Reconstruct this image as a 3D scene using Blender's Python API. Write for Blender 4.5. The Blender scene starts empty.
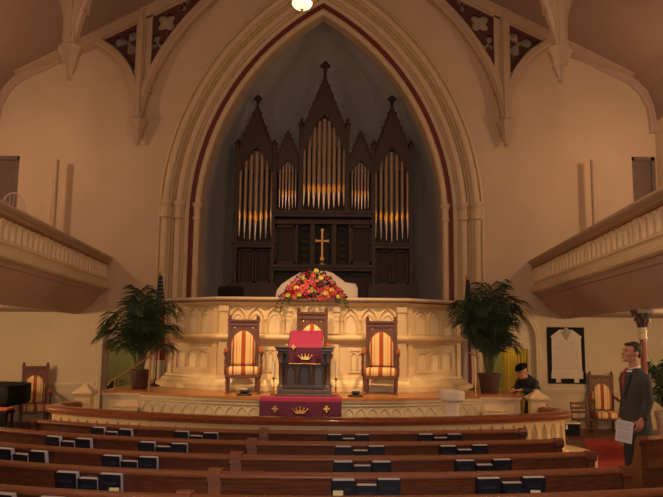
import bpy, math, random
from mathutils import Vector, Matrix, geometry
PI = math.pi
R = math.radians
S = bpy.context.scene
COL = S.collection

# ------------------------------------------------------------------ camera
F, CX, CY, H = 700.0, 331.5, 248.5, 1.85
CROT = (Matrix.Rotation(R(1.1), 3, 'Z') @ Matrix.Rotation(PI/2 + R(7.29), 3, 'X') @ Matrix.Rotation(R(.6), 3, 'Z'))
cam_d = bpy.data.cameras.new('camera')
cam_d.sensor_width = 36
cam_d.lens = 36*F/663
cam = bpy.data.objects.new('camera', cam_d)
COL.objects.link(cam)
cam.matrix_world = Matrix.Translation((0, 0, H)) @ CROT.to_4x4()
S.camera = cam

def at(px, py, Y):
    """world x, z of a photograph pixel on the vertical plane y = Y"""
    d = CROT @ Vector(((px-CX)/F, -(py-CY)/F, -1))
    t = Y/d.y
    return d.x*t, H + d.z*t

# ------------------------------------------------------------------ materials
def mat(name, col, rough=.6, metal=0, noise=0, scale=6, bump=0, stretch=(1, 1, 1), col2=None, emit=0, coat=0, spec=.5):
    m = bpy.data.materials.new(name)
    m.use_nodes = True
    nt = m.node_tree
    b = nt.nodes['Principled BSDF']
    b.inputs['Base Color'].default_value = (*col, 1)
    b.inputs['Roughness'].default_value = rough
    b.inputs['Metallic'].default_value = metal
    b.inputs['Specular IOR Level'].default_value = spec
    b.inputs['Coat Weight'].default_value = coat
    if noise or bump:
        tc = nt.nodes.new('ShaderNodeTexCoord')
        mp = nt.nodes.new('ShaderNodeMapping')
        mp.inputs['Scale'].default_value = stretch
        nz = nt.nodes.new('ShaderNodeTexNoise')
        nz.inputs['Scale'].default_value = scale
        nz.inputs['Detail'].default_value = 5
        nt.links.new(tc.outputs['Object'], mp.inputs['Vector'])
        nt.links.new(mp.outputs['Vector'], nz.inputs['Vector'])
        if noise:
            rp = nt.nodes.new('ShaderNodeValToRGB')
            c2 = col2 or tuple(max(0, c*(1-noise)) for c in col)
            c1 = col if col2 else tuple(min(1, c*(1+noise*.6)) for c in col)
            rp.color_ramp.elements[0].position = .3
            rp.color_ramp.elements[1].position = .7
            rp.color_ramp.elements[0].color = (*c2, 1)
            rp.color_ramp.elements[1].color = (*c1, 1)
            nt.links.new(nz.outputs['Fac'], rp.inputs['Fac'])
            nt.links.new(rp.outputs['Color'], b.inputs['Base Color'])
        if bump:
            bp = nt.nodes.new('ShaderNodeBump')
            bp.inputs['Strength'].default_value = bump
            bp.inputs['Distance'].default_value = .02
            nt.links.new(nz.outputs['Fac'], bp.inputs['Height'])
            nt.links.new(bp.outputs['Normal'], b.inputs['Normal'])
    if emit:
        b.inputs['Emission Color'].default_value = (*col, 1)
        b.inputs['Emission Strength'].default_value = emit
    return m

def stripes(name, bands, rough=.85):
    """fabric woven in vertical stripes; bands = [(x, colour)] from the thing's own centre line outwards"""
    m = bpy.data.materials.new(name)
    m.use_nodes = True
    nt = m.node_tree
    b = nt.nodes['Principled BSDF']
    b.inputs['Roughness'].default_value = rough
    tc = nt.nodes.new('ShaderNodeTexCoord')
    sx = nt.nodes.new('ShaderNodeSeparateXYZ')
    ab = nt.nodes.new('ShaderNodeMath'); ab.operation = 'ABSOLUTE'
    mu = nt.nodes.new('ShaderNodeMath'); mu.operation = 'MULTIPLY'; mu.inputs[1].default_value = 3.0
    rp = nt.nodes.new('ShaderNodeValToRGB')
    rp.color_ramp.interpolation = 'CONSTANT'
    el = rp.color_ramp.elements
    el[0].position = 0; el[0].color = (*bands[0][1], 1)
    el[1].position = bands[1][0]*3; el[1].color = (*bands[1][1], 1)
    for x, c in bands[2:]:
        e = el.new(x*3); e.color = (*c, 1)
    nt.links.new(tc.outputs['Object'], sx.inputs[0])
    nt.links.new(sx.outputs['X'], ab.inputs[0])
    nt.links.new(ab.outputs[0], mu.inputs[0])
    nt.links.new(mu.outputs[0], rp.inputs['Fac'])
    nt.links.new(rp.outputs['Color'], b.inputs['Base Color'])
    return m

CREAM = (.62, .45, .29)
M = dict(
    wall=mat('painted plaster', (.60, .458, .315), .85, noise=.06, scale=1.5, bump=.05),
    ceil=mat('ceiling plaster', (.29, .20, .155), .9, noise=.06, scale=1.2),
    rib=mat('truss paint', (.47, .345, .235), .6, noise=.06, scale=3),
    trim=mat('cream trim paint', (.64, .50, .32), .5, noise=.05, scale=5),
    screen=mat('cream enamel', (.74, .54, .30), .4, noise=.05, scale=5),
    screen2=mat('cream panel paint', (.80, .62, .39), .45, noise=.04, scale=5),
    taupe=mat('soffit paint', (.46, .33, .27), .75, noise=.05, scale=2),
    red=mat('maroon paint', (.15, .024, .018), .6, noise=.1, scale=6),
    tracery=mat('oxblood paint', (.085, .025, .02), .7, noise=.2, scale=6),
    apse=mat('grey plaster', (.47, .46, .455), .9, noise=.08, scale=1.3),
    floor=mat('brown floor boards', (.115, .052, .028), .4, noise=.35, scale=4, stretch=(1, 14, 1)),
    stage=mat('honey stage boards', (.50, .20, .06), .3, noise=.2, scale=4, stretch=(1, 16, 1)),
    carpet=mat('red carpet', (.24, .005, .005), .95, noise=.2, scale=60, bump=.3),
    pew=mat('pew wood', (.165, .050, .021), .35, noise=.42, scale=5, stretch=(1, 6, 14), coat=.15),
    cap=mat('pew cap wood', (.27, .085, .032), .42, noise=.3, scale=5, stretch=(1.5, 14, 14), coat=.08),
    rail=mat('polished mahogany', (.24, .062, .022), .28, noise=.35, scale=4, stretch=(2, 10, 10), coat=.6),
    oak=mat('dark organ oak', (.060, .034, .025), .55, noise=.4, scale=7, stretch=(6, 6, 1)),
    oak2=mat('darker organ oak', (.038, .022, .016), .6, noise=.4, scale=7, stretch=(6, 6, 1)),
    pipe=mat('speaking pipe metal', (.36, .26, .195), .42, .35, noise=.12, scale=3),
    foot=mat('pipe foot tin', (.78, .66, .54), .3, .85),
    gold=mat('gilding', (.90, .52, .12), .3, .8),
    brass=mat('brass', (.70, .40, .14), .28, .9),
    dullbrass=mat('dull brass rail', (.42, .22, .09), .45, .5),
    walnut=mat('walnut chair frame', (.15, .050, .020), .4, noise=.35, scale=9, stretch=(5, 5, 1)),
    rust=mat('rust fabric', (.42, .085, .03), .9, noise=.15, scale=40),
    pulpit=mat('dark carved wood', (.095, .058, .050), .35, noise=.35, scale=8, stretch=(5, 5, 1)),
    purple=mat('purple brocade', (.105, .009, .048), .7, noise=.25, scale=30),
    lit_purple=mat('lit purple brocade', (.34, .022, .10), .7, noise=.15, scale=30),  # the purple cloth where overhead light falls, light put into the colour
    white=mat('white cloth', (.62, .50, .46), .85, noise=.04, scale=4),
    candle=mat('candle wax', (.92, .84, .70), .5),
    marble=mat('white marble', (.80, .70, .60), .45, noise=.06, scale=5),
    black=mat('black lacquer', (.007, .006, .006), .7, spec=.2),
    iron=mat('black iron', (.02, .018, .016), .5, .3),
    green=mat('palm leaf', (.022, .050, .016), .6, noise=.4, scale=8),
    leaf=mat('bouquet leaf', (.022, .048, .018), .6, noise=.3, scale=12),
    stem=mat('palm stem', (.10, .11, .035), .7),
    pot=mat('terracotta pot', (.085, .028, .02), .7, noise=.2, scale=8),
    palepot=mat('pale stone pot', (.55, .44, .34), .8, noise=.1, scale=9),
    soil=mat('soil', (.03, .02, .012), .95, noise=.4, scale=40),
    rose=mat('red rose', (.42, .012, .03), .6),
    coral=mat('coral bloom', (.62, .085, .095), .6),
    pink=mat('pink bloom', (.80, .27, .32), .6),
    yellow=mat('yellow bloom', (.76, .62, .12), .7),
    book=mat('navy book cloth', (.010, .011, .020), .5, noise=.2, scale=20),
    pages=mat('page edges', (.62, .55, .56), .8),
    letter=mat('worn gilt lettering', (.10, .075, .06), .6),
    card=mat('yellow card', (.85, .70, .32), .8),
    paper=mat('paper', (.85, .76, .72), .8),
    print=mat('grey print', (.45, .38, .36), .8),
    skin=mat('skin', (.55, .24, .15), .55, noise=.06, scale=20),
    hair=mat('brown hair', (.035, .018, .011), .7, noise=.3, scale=30),
    suit=mat('charcoal suit', (.052, .048, .048), .85, noise=.12, scale=60),
    trousers=mat('dark trousers', (.030, .026, .026), .85, noise=.1, scale=40),
    shirt=mat('white shirt', (.82, .74, .68), .8),
    tie=mat('red tie', (.30, .05, .045), .6),
    shoe=mat('black shoe', (.012, .010, .010), .35),
    coatdark=mat('dark jacket', (.022, .024, .024), .85, noise=.2, scale=30),
    navyflag=mat('flag navy', (.012, .014, .035), .8),
    flagred=mat('flag red', (.20, .018, .018), .8),
    flagwhite=mat('flag white', (.50, .42, .38), .8),
    doorgrey=mat('grey brown door', (.17, .12, .095), .6, noise=.15, scale=5),
    olive=mat('olive room paint', (.36, .30, .12), .9, noise=.05, scale=2),
    curtain=mat('yellow curtain', (.62, .46, .07), .9, noise=.15, scale=6, stretch=(6, 6, .5)),
    tablet=mat('veined tablet marble', (.58, .46, .36), .5, noise=.06, scale=5),
    engrave=mat('engraved lines', (.40, .31, .24), .8),
    lampglass=mat('lamp glass', (1, .80, .45), .4, emit=1.6),
    column=mat('oxblood column', (.26, .045, .03), .4, noise=.1, scale=5),
    redbrown=mat('stained wood', (.30, .11, .045), .45, noise=.25, scale=6, stretch=(5, 5, 1)),
)
M['stripe'] = stripes('striped upholstery', [(0, (.40, .075, .025)), (.034, (.82, .58, .28)), (.062, (.80, .50, .20)), (.070, (.82, .58, .28)),
                                           (.105, (.62, .28, .10)), (.118, (.82, .58, .28)), (.150, (.42, .09, .03)), (.180, (.82, .58, .28)), (.225, (.42, .09, .03))])

# ------------------------------------------------------------------ mesh builder
class MB:
    def __init__(s):
        s.v, s.f, s.m = [], [], []
        s.cur = 0
    def add(s, vs, fs):
        o = len(s.v)
        s.v += [tuple(p) for p in vs]
        s.f += [tuple(i+o for i in f) for f in fs]
        s.m += [s.cur]*len(fs)
        return s
    def box(s, x0, x1, y0, y1, z0, z1):
        vs = [(x, y, z) for z in (z0, z1) for y in (y0, y1) for x in (x0, x1)]
        return s.add(vs, [(0, 2, 3, 1), (4, 5, 7, 6), (0, 1, 5, 4), (1, 3, 7, 5), (3, 2, 6, 7), (2, 0, 4, 6)])
    def loft(s, rings, closed=True, caps=True):
        n = len(rings[0]); vs = [p for r in rings for p in r]; fs = []
        for i in range(len(rings)-1):
            for j in range(n if closed else n-1):
                k = (j+1) % n
                fs.append((i*n+j, i*n+k, (i+1)*n+k, (i+1)*n+j))
        if caps and closed:
            fs.append(tuple(range(n))[::-1]); o = (len(rings)-1)*n
            fs.append(tuple(range(o, o+n)))
        return s.add(vs, fs)
    def tube(s, pts, r, n=8, caps=True, ry=None):
        pts = [Vector(p) for p in pts]; rings = []
        rr = r if isinstance(r, (list, tuple)) else [r]*len(pts)
        up = None
        for i, p in enumerate(pts):
            a = pts[max(0, i-1)]; b = pts[min(len(pts)-1, i+1)]
            t = (b-a).normalized()
            if up is None:
                up = Vector((0, 0, 1)) if abs(t.z) < .9 else Vector((0, 1, 0))
            u = (up - t*up.dot(t))
            if u.length < 1e-4:
                u = Vector((1, 0, 0)) - t*t.x
            u.normalize(); w = t.cross(u); up = u
            k = 1 if ry is None else ry
            rings.append([p + (u*math.cos(2*PI*j/n)*k + w*math.sin(2*PI*j/n))*rr[i] for j in range(n)])
        return s.loft(rings, True, caps)
    def lathe(s, prof, c=(0, 0, 0), n=16, sx=1, sy=1, rot=0):
        rings = [[(c[0]+r*math.cos(2*PI*j/n+rot)*sx, c[1]+r*math.sin(2*PI*j/n+rot)*sy, c[2]+z) for j in range(n)] for r, z in prof]
        return s.loft(rings)
    def ball(s, c, rx, ry=None, rz=None, n=12, m=8):
        ry = ry or rx; rz = rz or rx
        rings = [[(c[0]+rx*math.sin(PI*i/m)*math.cos(2*PI*j/n), c[1]+ry*math.sin(PI*i/m)*math.sin(2*PI*j/n), c[2]-rz*math.cos(PI*i/m)) for j in range(n)]
                 for i in range(m+1)]
        rings[0] = [(c[0]+rx*.02*math.cos(2*PI*j/n), c[1]+ry*.02*math.sin(2*PI*j/n), c[2]-rz) for j in range(n)]
        rings[-1] = [(c[0]+rx*.02*math.cos(2*PI*j/n), c[1]+ry*.02*math.sin(2*PI*j/n), c[2]+rz) for j in range(n)]
        return s.loft(rings)
    def poly_xz(s, pts, y0, y1):
        a = [(x, y0, z) for x, z in pts]; b = [(x, y1, z) for x, z in pts]
        return s.loft([a, b])
    def poly_xy(s, pts, z0, z1):
        return s.loft([[(x, y, z0) for x, y in pts], [(x, y, z1) for x, y in pts]])
    def poly_yz(s, pts, x0, x1):
        return s.loft([[(x0, y, z) for y, z in pts], [(x1, y, z) for y, z in pts]])
    def plate(s, outer, holes, y0, y1):
        """flat plate in xz with holes, given thickness in y"""
        loops = [outer]+holes
        flat = [p for l in loops for p in l]
        tris = geometry.tessellate_polygon([[Vector((x, z, 0)) for x, z in l] for l in loops])
        n = len(flat)
        vs = [(x, y0, z) for x, z in flat]+[(x, y1, z) for x, z in flat]
        fs = [tuple(t) for t in tris]+[tuple(i+n for i in t[::-1]) for t in tris]
        o = 0
        for l in loops:
            k = len(l)
            for i in range(k):
                j = (i+1) % k
                fs.append((o+i, o+j, n+o+j, n+o+i))
            o += k
        return s.add(vs, fs)
    def xf(s, Mx, i0=0):
        s.v[i0:] = [tuple(Mx @ Vector(p)) for p in s.v[i0:]]
        return s
    def mark(s):
        return len(s.v)
    def build(s, name, m, parent=None, world=False, smooth=35, bevel=0, origin=None):
        me = bpy.data.meshes.new(name)
        off = Vector((0, 0, 0))
        if parent is not None and world:
            off = Vector(parent['_loc'])
        elif parent is None:
            xs, ys, zs = zip(*s.v)
            off = Vector(origin) if origin else Vector(((min(xs)+max(xs))/2, (min(ys)+max(ys))/2, min(zs)))
        me.from_pydata([tuple(Vector(p)-off) for p in s.v], [], s.f)
        for q in (m if isinstance(m, (list, tuple)) else [m]):
            me.materials.append(q)
        me.polygons.foreach_set('material_index', s.m)
        import bmesh
        bm = bmesh.new(); bm.from_mesh(me)
        bmesh.ops.recalc_face_normals(bm, faces=bm.faces)
        bm.to_mesh(me); bm.free()
        if smooth:
            me.polygons.foreach_set('use_smooth', [True]*len(me.polygons))
            me.set_sharp_from_angle(angle=R(smooth))
        o = bpy.data.objects.new(name, me)
        COL.objects.link(o)
        if parent is not None:
            o.parent = parent
        else:
            o.location = off
        if bevel:
            b = o.modifiers.new('bevel', 'BEVEL'); b.width = bevel; b.segments = 2; b.limit_method = 'ANGLE'
        return o

def tag(o, label, cat, group=None, kind=None):
    o['label'] = label; o['category'] = cat
    if group: o['group'] = group
    if kind: o['kind'] = kind
    return o
def struct(o):
    o['kind'] = 'structure'
    return o
def thing(name, loc, label, cat, rz=0, group=None):
    o = bpy.data.objects.new(name, None)
    COL.objects.link(o)
    o.location = loc; o.rotation_euler = (0, 0, rz)
    o.empty_display_size = .1
    o['_loc'] = tuple(loc)
    return tag(o, label, cat, group)
def kids(o):
    return [c for c in COL.objects if c.parent == o]
def dup(o, loc, rz=0, label=None, parent=None):
    c = o.copy(); COL.objects.link(c)
    if parent is None:
        c.location = loc; c.rotation_euler = (0, 0, rz)
        if label: c['label'] = label
    else:
        c.parent = parent
    for ch in kids(o):
        dup(ch, None, parent=c)
    return c

def gothic(w, h, hs, n=8):
    """pointed arch outline: from (-w/2, 0) up, over the apex at height h, down to (w/2, 0); hs = springing"""
    a = w/2; k = h-hs
    e = (k*k-a*a)/(2*a); rad = a+e
    pts = [(-a, 0)]
    tm = math.asin(min(1, k/rad))
    for i in range(n+1):
        t = tm*i/n
        pts.append((e-rad*math.cos(t), hs+rad*math.sin(t)))
    return pts+[(-x, z) for x, z in pts[-2::-1]]
def disc(cx, cz, r, n=16, a0=0):
    return [(cx+r*math.cos(a0+2*PI*i/n), cz+r*math.sin(a0+2*PI*i/n)) for i in range(n)]
def foil(cx, cz, r, lobes, a0=PI/2, n=8, d=.55, lr=.52):
    """outline of a trefoil / quatrefoil opening"""
    pts = []; N = n*lobes
    for i in range(N):
        t = a0+2*PI*i/N; best = r*.18
        for L in range(lobes):
            dl_ = a0+2*PI*L/lobes-t
            q = (lr*r)**2-(d*r*math.sin(dl_))**2
            if q > 0:
                best = max(best, d*r*math.cos(dl_)+math.sqrt(q))
        pts.append((cx+best*math.cos(t), cz+best*math.sin(t)))
    return pts
# ================================================================== the room
AX, W = -.55, 15.3            # axis of the nave, plane of the chancel wall
XL, XR, YB = -8.0, 6.9, -3.0
PROF = [(7.45, 0), (7.45, 6.70), (7.40, 7.05), (7.27, 7.40), (7.0, 7.70), (0, 11.42)]   # half section: wall, cove, roof slope

ARE, ARR, ARS = 2.94, 5.67, 4.5
def arch_path(o, zb, n=26):
    """jamb, pointed curve, jamb of the chancel arch at offset o outside its inner edge"""
    a, rad = 2.73+o, ARR+o
    tm = math.acos(ARE/rad)
    left = [(-a, zb)]+[(ARE-rad*math.cos(tm*i/n), ARS+rad*math.sin(tm*i/n)) for i in range(n+1)]
    return [(AX+x, z) for x, z in left]+[(AX-x, z) for x, z in left[-2::-1]]

b = MB(); b.box(XL-.3, XR+.3, YB, W+3.2, -.15, 0)
struct(b.build('floor', M['floor']))
b = MB(); b.box(XL-.3, XL, YB, W+.4, 0, 7.6)
struct(b.build('wall_left', M['wall']))
b = MB(); b.box(XR, XR+.3, YB, W+.4, 0, 7.6)
struct(b.build('wall_right', M['wall']))
b = MB(); b.box(XL, XR, YB-.3, YB, 0, 12)
struct(b.build('wall_back', M['wall']))
# ceiling: one folded slab running the length of the nave
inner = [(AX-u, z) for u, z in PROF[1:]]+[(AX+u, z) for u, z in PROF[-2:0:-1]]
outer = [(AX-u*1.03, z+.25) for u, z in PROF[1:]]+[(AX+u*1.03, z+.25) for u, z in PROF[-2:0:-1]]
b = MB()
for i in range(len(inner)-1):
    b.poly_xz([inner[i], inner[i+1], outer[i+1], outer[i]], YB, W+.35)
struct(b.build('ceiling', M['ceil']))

# front wall with the chancel arch, two doorways and two gallery doorways
def shift(pts, dx, dz):
    return [(x+dx, z+dz) for x, z in pts]
DOORX = (AX-4.23, AX+4.2)
dl = [shift(gothic(1.0, 2.52, 1.85), dx, .0) for dx in DOORX]
UPD = ((-7.96, -7.36, 4.3, 5.86), (6.36, 6.88, 4.3, 5.92))
uh = [[(x0, z0), (x0, z1), (x1, z1), (x1, z0)] for x0, x1, z0, z1 in UPD]
outl = [(XL, 0.001), (XL, 6.75)]+inner[1:-1]+[(XR, 6.75), (XR, .001)]
dl = [[(x, max(z, .05)) for x, z in l] for l in dl]
b = MB(); b.plate(outl, [arch_path(.80, .1, 20)]+dl+uh, W, W+.35)
struct(b.build('wall_front', M['wall'], smooth=0))

# chancel arch mouldings
def arc_bump(oc, yc, r, n=7):
    return [(oc+r*math.cos(PI*i/n), yc-r*math.sin(PI*i/n)) for i in range(n+1)]
def arch_sweep(prof, zb):
    b = MB(); paths = [(arch_path(o, zb), y) for o, y in prof]
    b.loft([[(x, y, z) for x, z in p] for p, y in paths], closed=False, caps=False)
    return b
prof = [(.90, W+.0), (.88, W-.03)]+[(.86, W-.035)]+arc_bump(.845, W-.035, .018, 4)+[(.815, W+.01)]+arc_bump(.73, W-.02, .08)+[(.645, W+.01)]+arc_bump(.63, W+.0, .016, 4)+[(.60, W+.10)]+arc_bump(.575, W+.09, .018, 4)+[(.545, W+.12)]+arc_bump(.46, W+.10, .08)+[(.375, W+.13)]+arc_bump(.36, W+.13, .016, 4)+[(.34, W+.16), (.33, W+.22), (.245, W+.24)]
t1 = arch_sweep(prof, .9).build('trim_1', M['trim'], smooth=50); struct(t1)
prof = [(.245, W+.24), (.245, W+.225), (.145, W+.225), (.145, W+.26)]
struct(arch_sweep(prof, .9).build('trim_2', M['red'], smooth=30))
prof = [(.15, W+.245)]+arc_bump(.07, W+.26, .07)+[(0, W+.27), (0, W+.62), (.3, W+.62)]
struct(arch_sweep(prof, .9).build('trim_3', M['trim'], smooth=50))
CAPZ = 4.62
b = MB()
capprof = [(.118, 0), (.155, .03), (.155, .07), (.125, .10), (.125, .24), (.15, .30), (.19, .34), (.19, .40), (.10, .42)]
for sgn in (-1, 1):
    for o, y, k in ((.73, W-.02, .80), (.46, W+.10, .80), (.07, W+.26, .62)):
        b.lathe([(r*k, z) for r, z in capprof], (AX+sgn*(2.73+o), y, CAPZ-.17), 14)
c = struct(b.build('trim_4', M['trim'], smooth=40))

# apse behind the organ: a pointed half dome on a curved wall
b = MB(); rings = []
for i in range(15):
    s = PI/2*i/14
    k = max(.02, math.cos(s)); y = W+.55+3.3*math.sin(s)
    p = arch_path(.22, .9, 18)
    rings.append([(AX+(x-AX)*k, y, z if z <= ARS else ARS+(z-ARS)*(.35+.65*k)) for x, z in p])
b.loft(rings, closed=False, caps=False)
struct(b.build('wall_apse', M['apse'], smooth=60))
# string course round the apse
b = MB(); ring = []
for i in range(29):
    s = -PI/2+PI*i/28
    ring.append((AX+2.93*math.sin(s), W+.55+3.28*math.cos(s)))
for r in [((.0, 5.55), (-.07, 5.62), (-.07, 5.72), (-.02, 5.78), (0, 5.80))]:
    b.loft([[(AX+(x-AX)*(1+d/2.93), (W+.55)+(y-W-.55)*(1+d/3.28), z) for x, y in ring] for d, z in r], closed=False, caps=False)
struct(b.build('trim_5', M['apse'], smooth=40))
# choir loft floor behind the screen
b = MB(); b.box(AX-2.5, AX+2.5, 13.12, W+3.6, 1.55, 1.63)
struct(b.build('floor_loft', M['stage']))

# cove cornice where the roof meets the front wall
def along(prof_pts, inset0, inset1, y0, y1):
    b = MB(); n = len(prof_pts)
    def off(d):
        out = []
        for i, (u, z) in enumerate(prof_pts):
            a = prof_pts[max(0, i-1)]; c_ = prof_pts[min(n-1, i+1)]
            t = Vector((c_[0]-a[0], c_[1]-a[1])).normalized()
            out.append((u-t.y*d*1, z+t.x*d) if t.y >= 0 else (u+t.y*-d, z+t.x*d))
        return out
    return off
pp = [(7.45, 6.45), (7.45, 6.70), (7.40, 7.05), (7.25, 7.40), (6.98, 7.70), (6.5, 7.94), (5.4, 8.52), (0, 11.40)]
for k, sgn in enumerate((-1, 1)):
    b = MB()
    rings = []
    n = len(pp)
    for i, (u, z) in enumerate(pp):
        a = pp[max(0, i-1)]; c_ = pp[min(n-1, i+1)]
        t = Vector((c_[0]-a[0], c_[1]-a[1])).normalized()
        nx, nz = -t.y, t.x              # points to the inside of the nave
        if nx > 0: nx, nz = -nx, -nz
        ring = []
        for d, y in ((-.05, W), (-.05, W-.14), (.04, W-.14), (.06, W-.09), (.11, W-.09), (.13, W-.05), (.13, W)):
            ring.append((AX+sgn*(u+nx*d), y, z+nz*d))
        rings.append(ring)
    b.loft(rings)
    struct(b.build('trim_%d' % (6+k), M['taupe'], smooth=30))

# chair rail and baseboard along the front wall, split by the doorways
def segs(x0, x1, holes):
    out = []; a = x0
    for h0, h1 in sorted(holes):
        out.append((a, h0)); a = h1
    out.append((a, x1)); return [s for s in out if s[1]-s[0] > .05]
dh = [(dx-.60, dx+.60) for dx in DOORX]+[(AX-3.7, AX+3.7)]
b = MB()
for x0, x1 in segs(XL, XR, dh):
    b.box(x0, x1, W-.035, W, .76, .80); b.box(x0, x1, W-.06, W, .80, .835)
struct(b.build('trim_8', M['trim'], smooth=0))
b = MB()
for x0, x1 in segs(XL, XR, dh):
    b.box(x0, x1, W-.03, W, 0, .16); b.box(x0, x1, W-.04, W, .16, .19)
struct(b.build('baseboard_front', M['trim'], smooth=0))

# arched doorways: casing, tympanum and the lit rooms behind
for k, dx in enumerate(DOORX):
    side = ('left', 'right')[k]
    b = MB()
    for wi, hh, hs, r in ((1.10, 2.64, 1.86, .05), (1.00, 2.53, 1.85, .035)):
        b.tube([(dx+x, W-.01, z) for x, z in gothic(wi, hh, hs, 10)], r, 8)
    struct(b.build('trim_%d' % (9+k), M['trim'], smooth=50))
    b = MB()
    ty = [(x, max(z, 1.72)) for x, z in gothic(1.0, 2.52, 1.85, 10)]
    b.poly_xz(shift(ty[1:-1]+[(.5, 1.70), (-.5, 1.70)], dx, 0), W+.16, W+.22)
    b.box(dx-.5, dx-.42, W+.14, W+.24, 0, 1.72); b.box(dx+(.42 if k == 0 else .36), dx+.5, W+.14, W+.24, 0, 1.72)
    b.box(dx-.5, dx+.5, W+.13, W+.24, 1.66, 1.73)
    d = struct(b.build('door_%d' % (k+1), M['rib'] if k == 0 else M['trim'], smooth=0))
    rm = M['olive']
    x0, x1 = (dx-1.6, dx+1.0) if k == 0 else (dx-1.0, dx+1.4)
    b = MB()
    b.box(x0-.1, x0, W+.35, W+3.1, 0, 2.9); b.box(x1, x1+.1, W+.35, W+3.1, 0, 2.9)
    b.box(x0, x1, W+3.0, W+3.1, 0, 2.9)
    b.box(x0-.1, x1+.1, W+.35, W+3.1, 2.9, 3.0)
    struct(b.build('wall_vestry_'+side, rm, smooth=0))
# yellow curtain in the right hand doorway
b = MB(); pts = []
cu0, cu1 = at(503, 360, W+.62)[0], at(527.5, 360, W+.62)[0]
for i in range(61):
    x = cu0+(cu1-cu0)*i/60
    pts.append((x, W+.62+.035*math.sin(i*.9)+.01*math.sin(i*2.3)))
b.loft([[(x, y, .05) for x, y in pts]+[(x, y+.012, .05) for x, y in pts[::-1]], [(x, y, 2.3) for x, y in pts]+[(x, y+.012, 2.3) for x, y in pts[::-1]]])
tag(b.build('curtain', M['curtain'], smooth=60), 'yellow gathered curtain hanging inside the arched doorway right of the platform', 'curtain')

# gallery level doors
for k, (x0, x1, z0, z1) in enumerate(UPD):
    b = MB()
    b.box(x0, x1, W+.10, W+.16, z0, z1)
    d = struct(b.build('door_%d' % (3+k), M['doorgrey'], smooth=0))
    b = MB()
    for a0, a1, c0, c1 in ((x0, x0+.07, z0, z1), (x1-.07, x1, z0, z1), (x0, x1, z1-.08, z1)):
        b.box(a0, a1, W+.04, W+.12, c0, c1)
    f = b.build('door_frame', M['doorgrey'], parent=None, smooth=0); f['kind'] = 'structure'; f.name = 'trim_%d' % (11+k)

# ================================================================== roof trusses
def px_curve(pts):
    return [(abs(at(x, y, W-.15)[0]-AX), at(x, y, W-.15)[1]) for x, y in pts]
TU, TZ = 4.10, 6.08                                    # pendant tip: distance from the axis, height
def catmull(p, n=6):
    out = []
    for i in range(len(p)-1):
        p0, p1, p2, p3 = p[max(0, i-1)], p[i], p[i+1], p[min(len(p)-1, i+2)]
        for j in range(n):
            t = j/n
            out.append(tuple(.5*((2*p1[k])+(-p0[k]+p2[k])*t+(2*p0[k]-5*p1[k]+4*p2[k]-p3[k])*t*t+(-p0[k]+3*p1[k]-3*p2[k]+p3[k])*t**3) for k in range(len(p1))))
    return out+[tuple(p[-1])]
INB = catmull([(4.02, 6.66), (3.93, 7.14), (3.72, 7.75), (3.40, 8.35), (2.95, 8.98), (2.35, 9.6), (1.6, 10.15), (.7, 10.6)], 5)
OUB = catmull([(4.18, 6.66), (4.23, 7.15), (4.40, 7.70), (4.68, 8.08), (5.05, 8.36), (5.38, 8.48)], 5)
def roof(u): return 11.42-(11.42-7.70)*u/7.0
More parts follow.
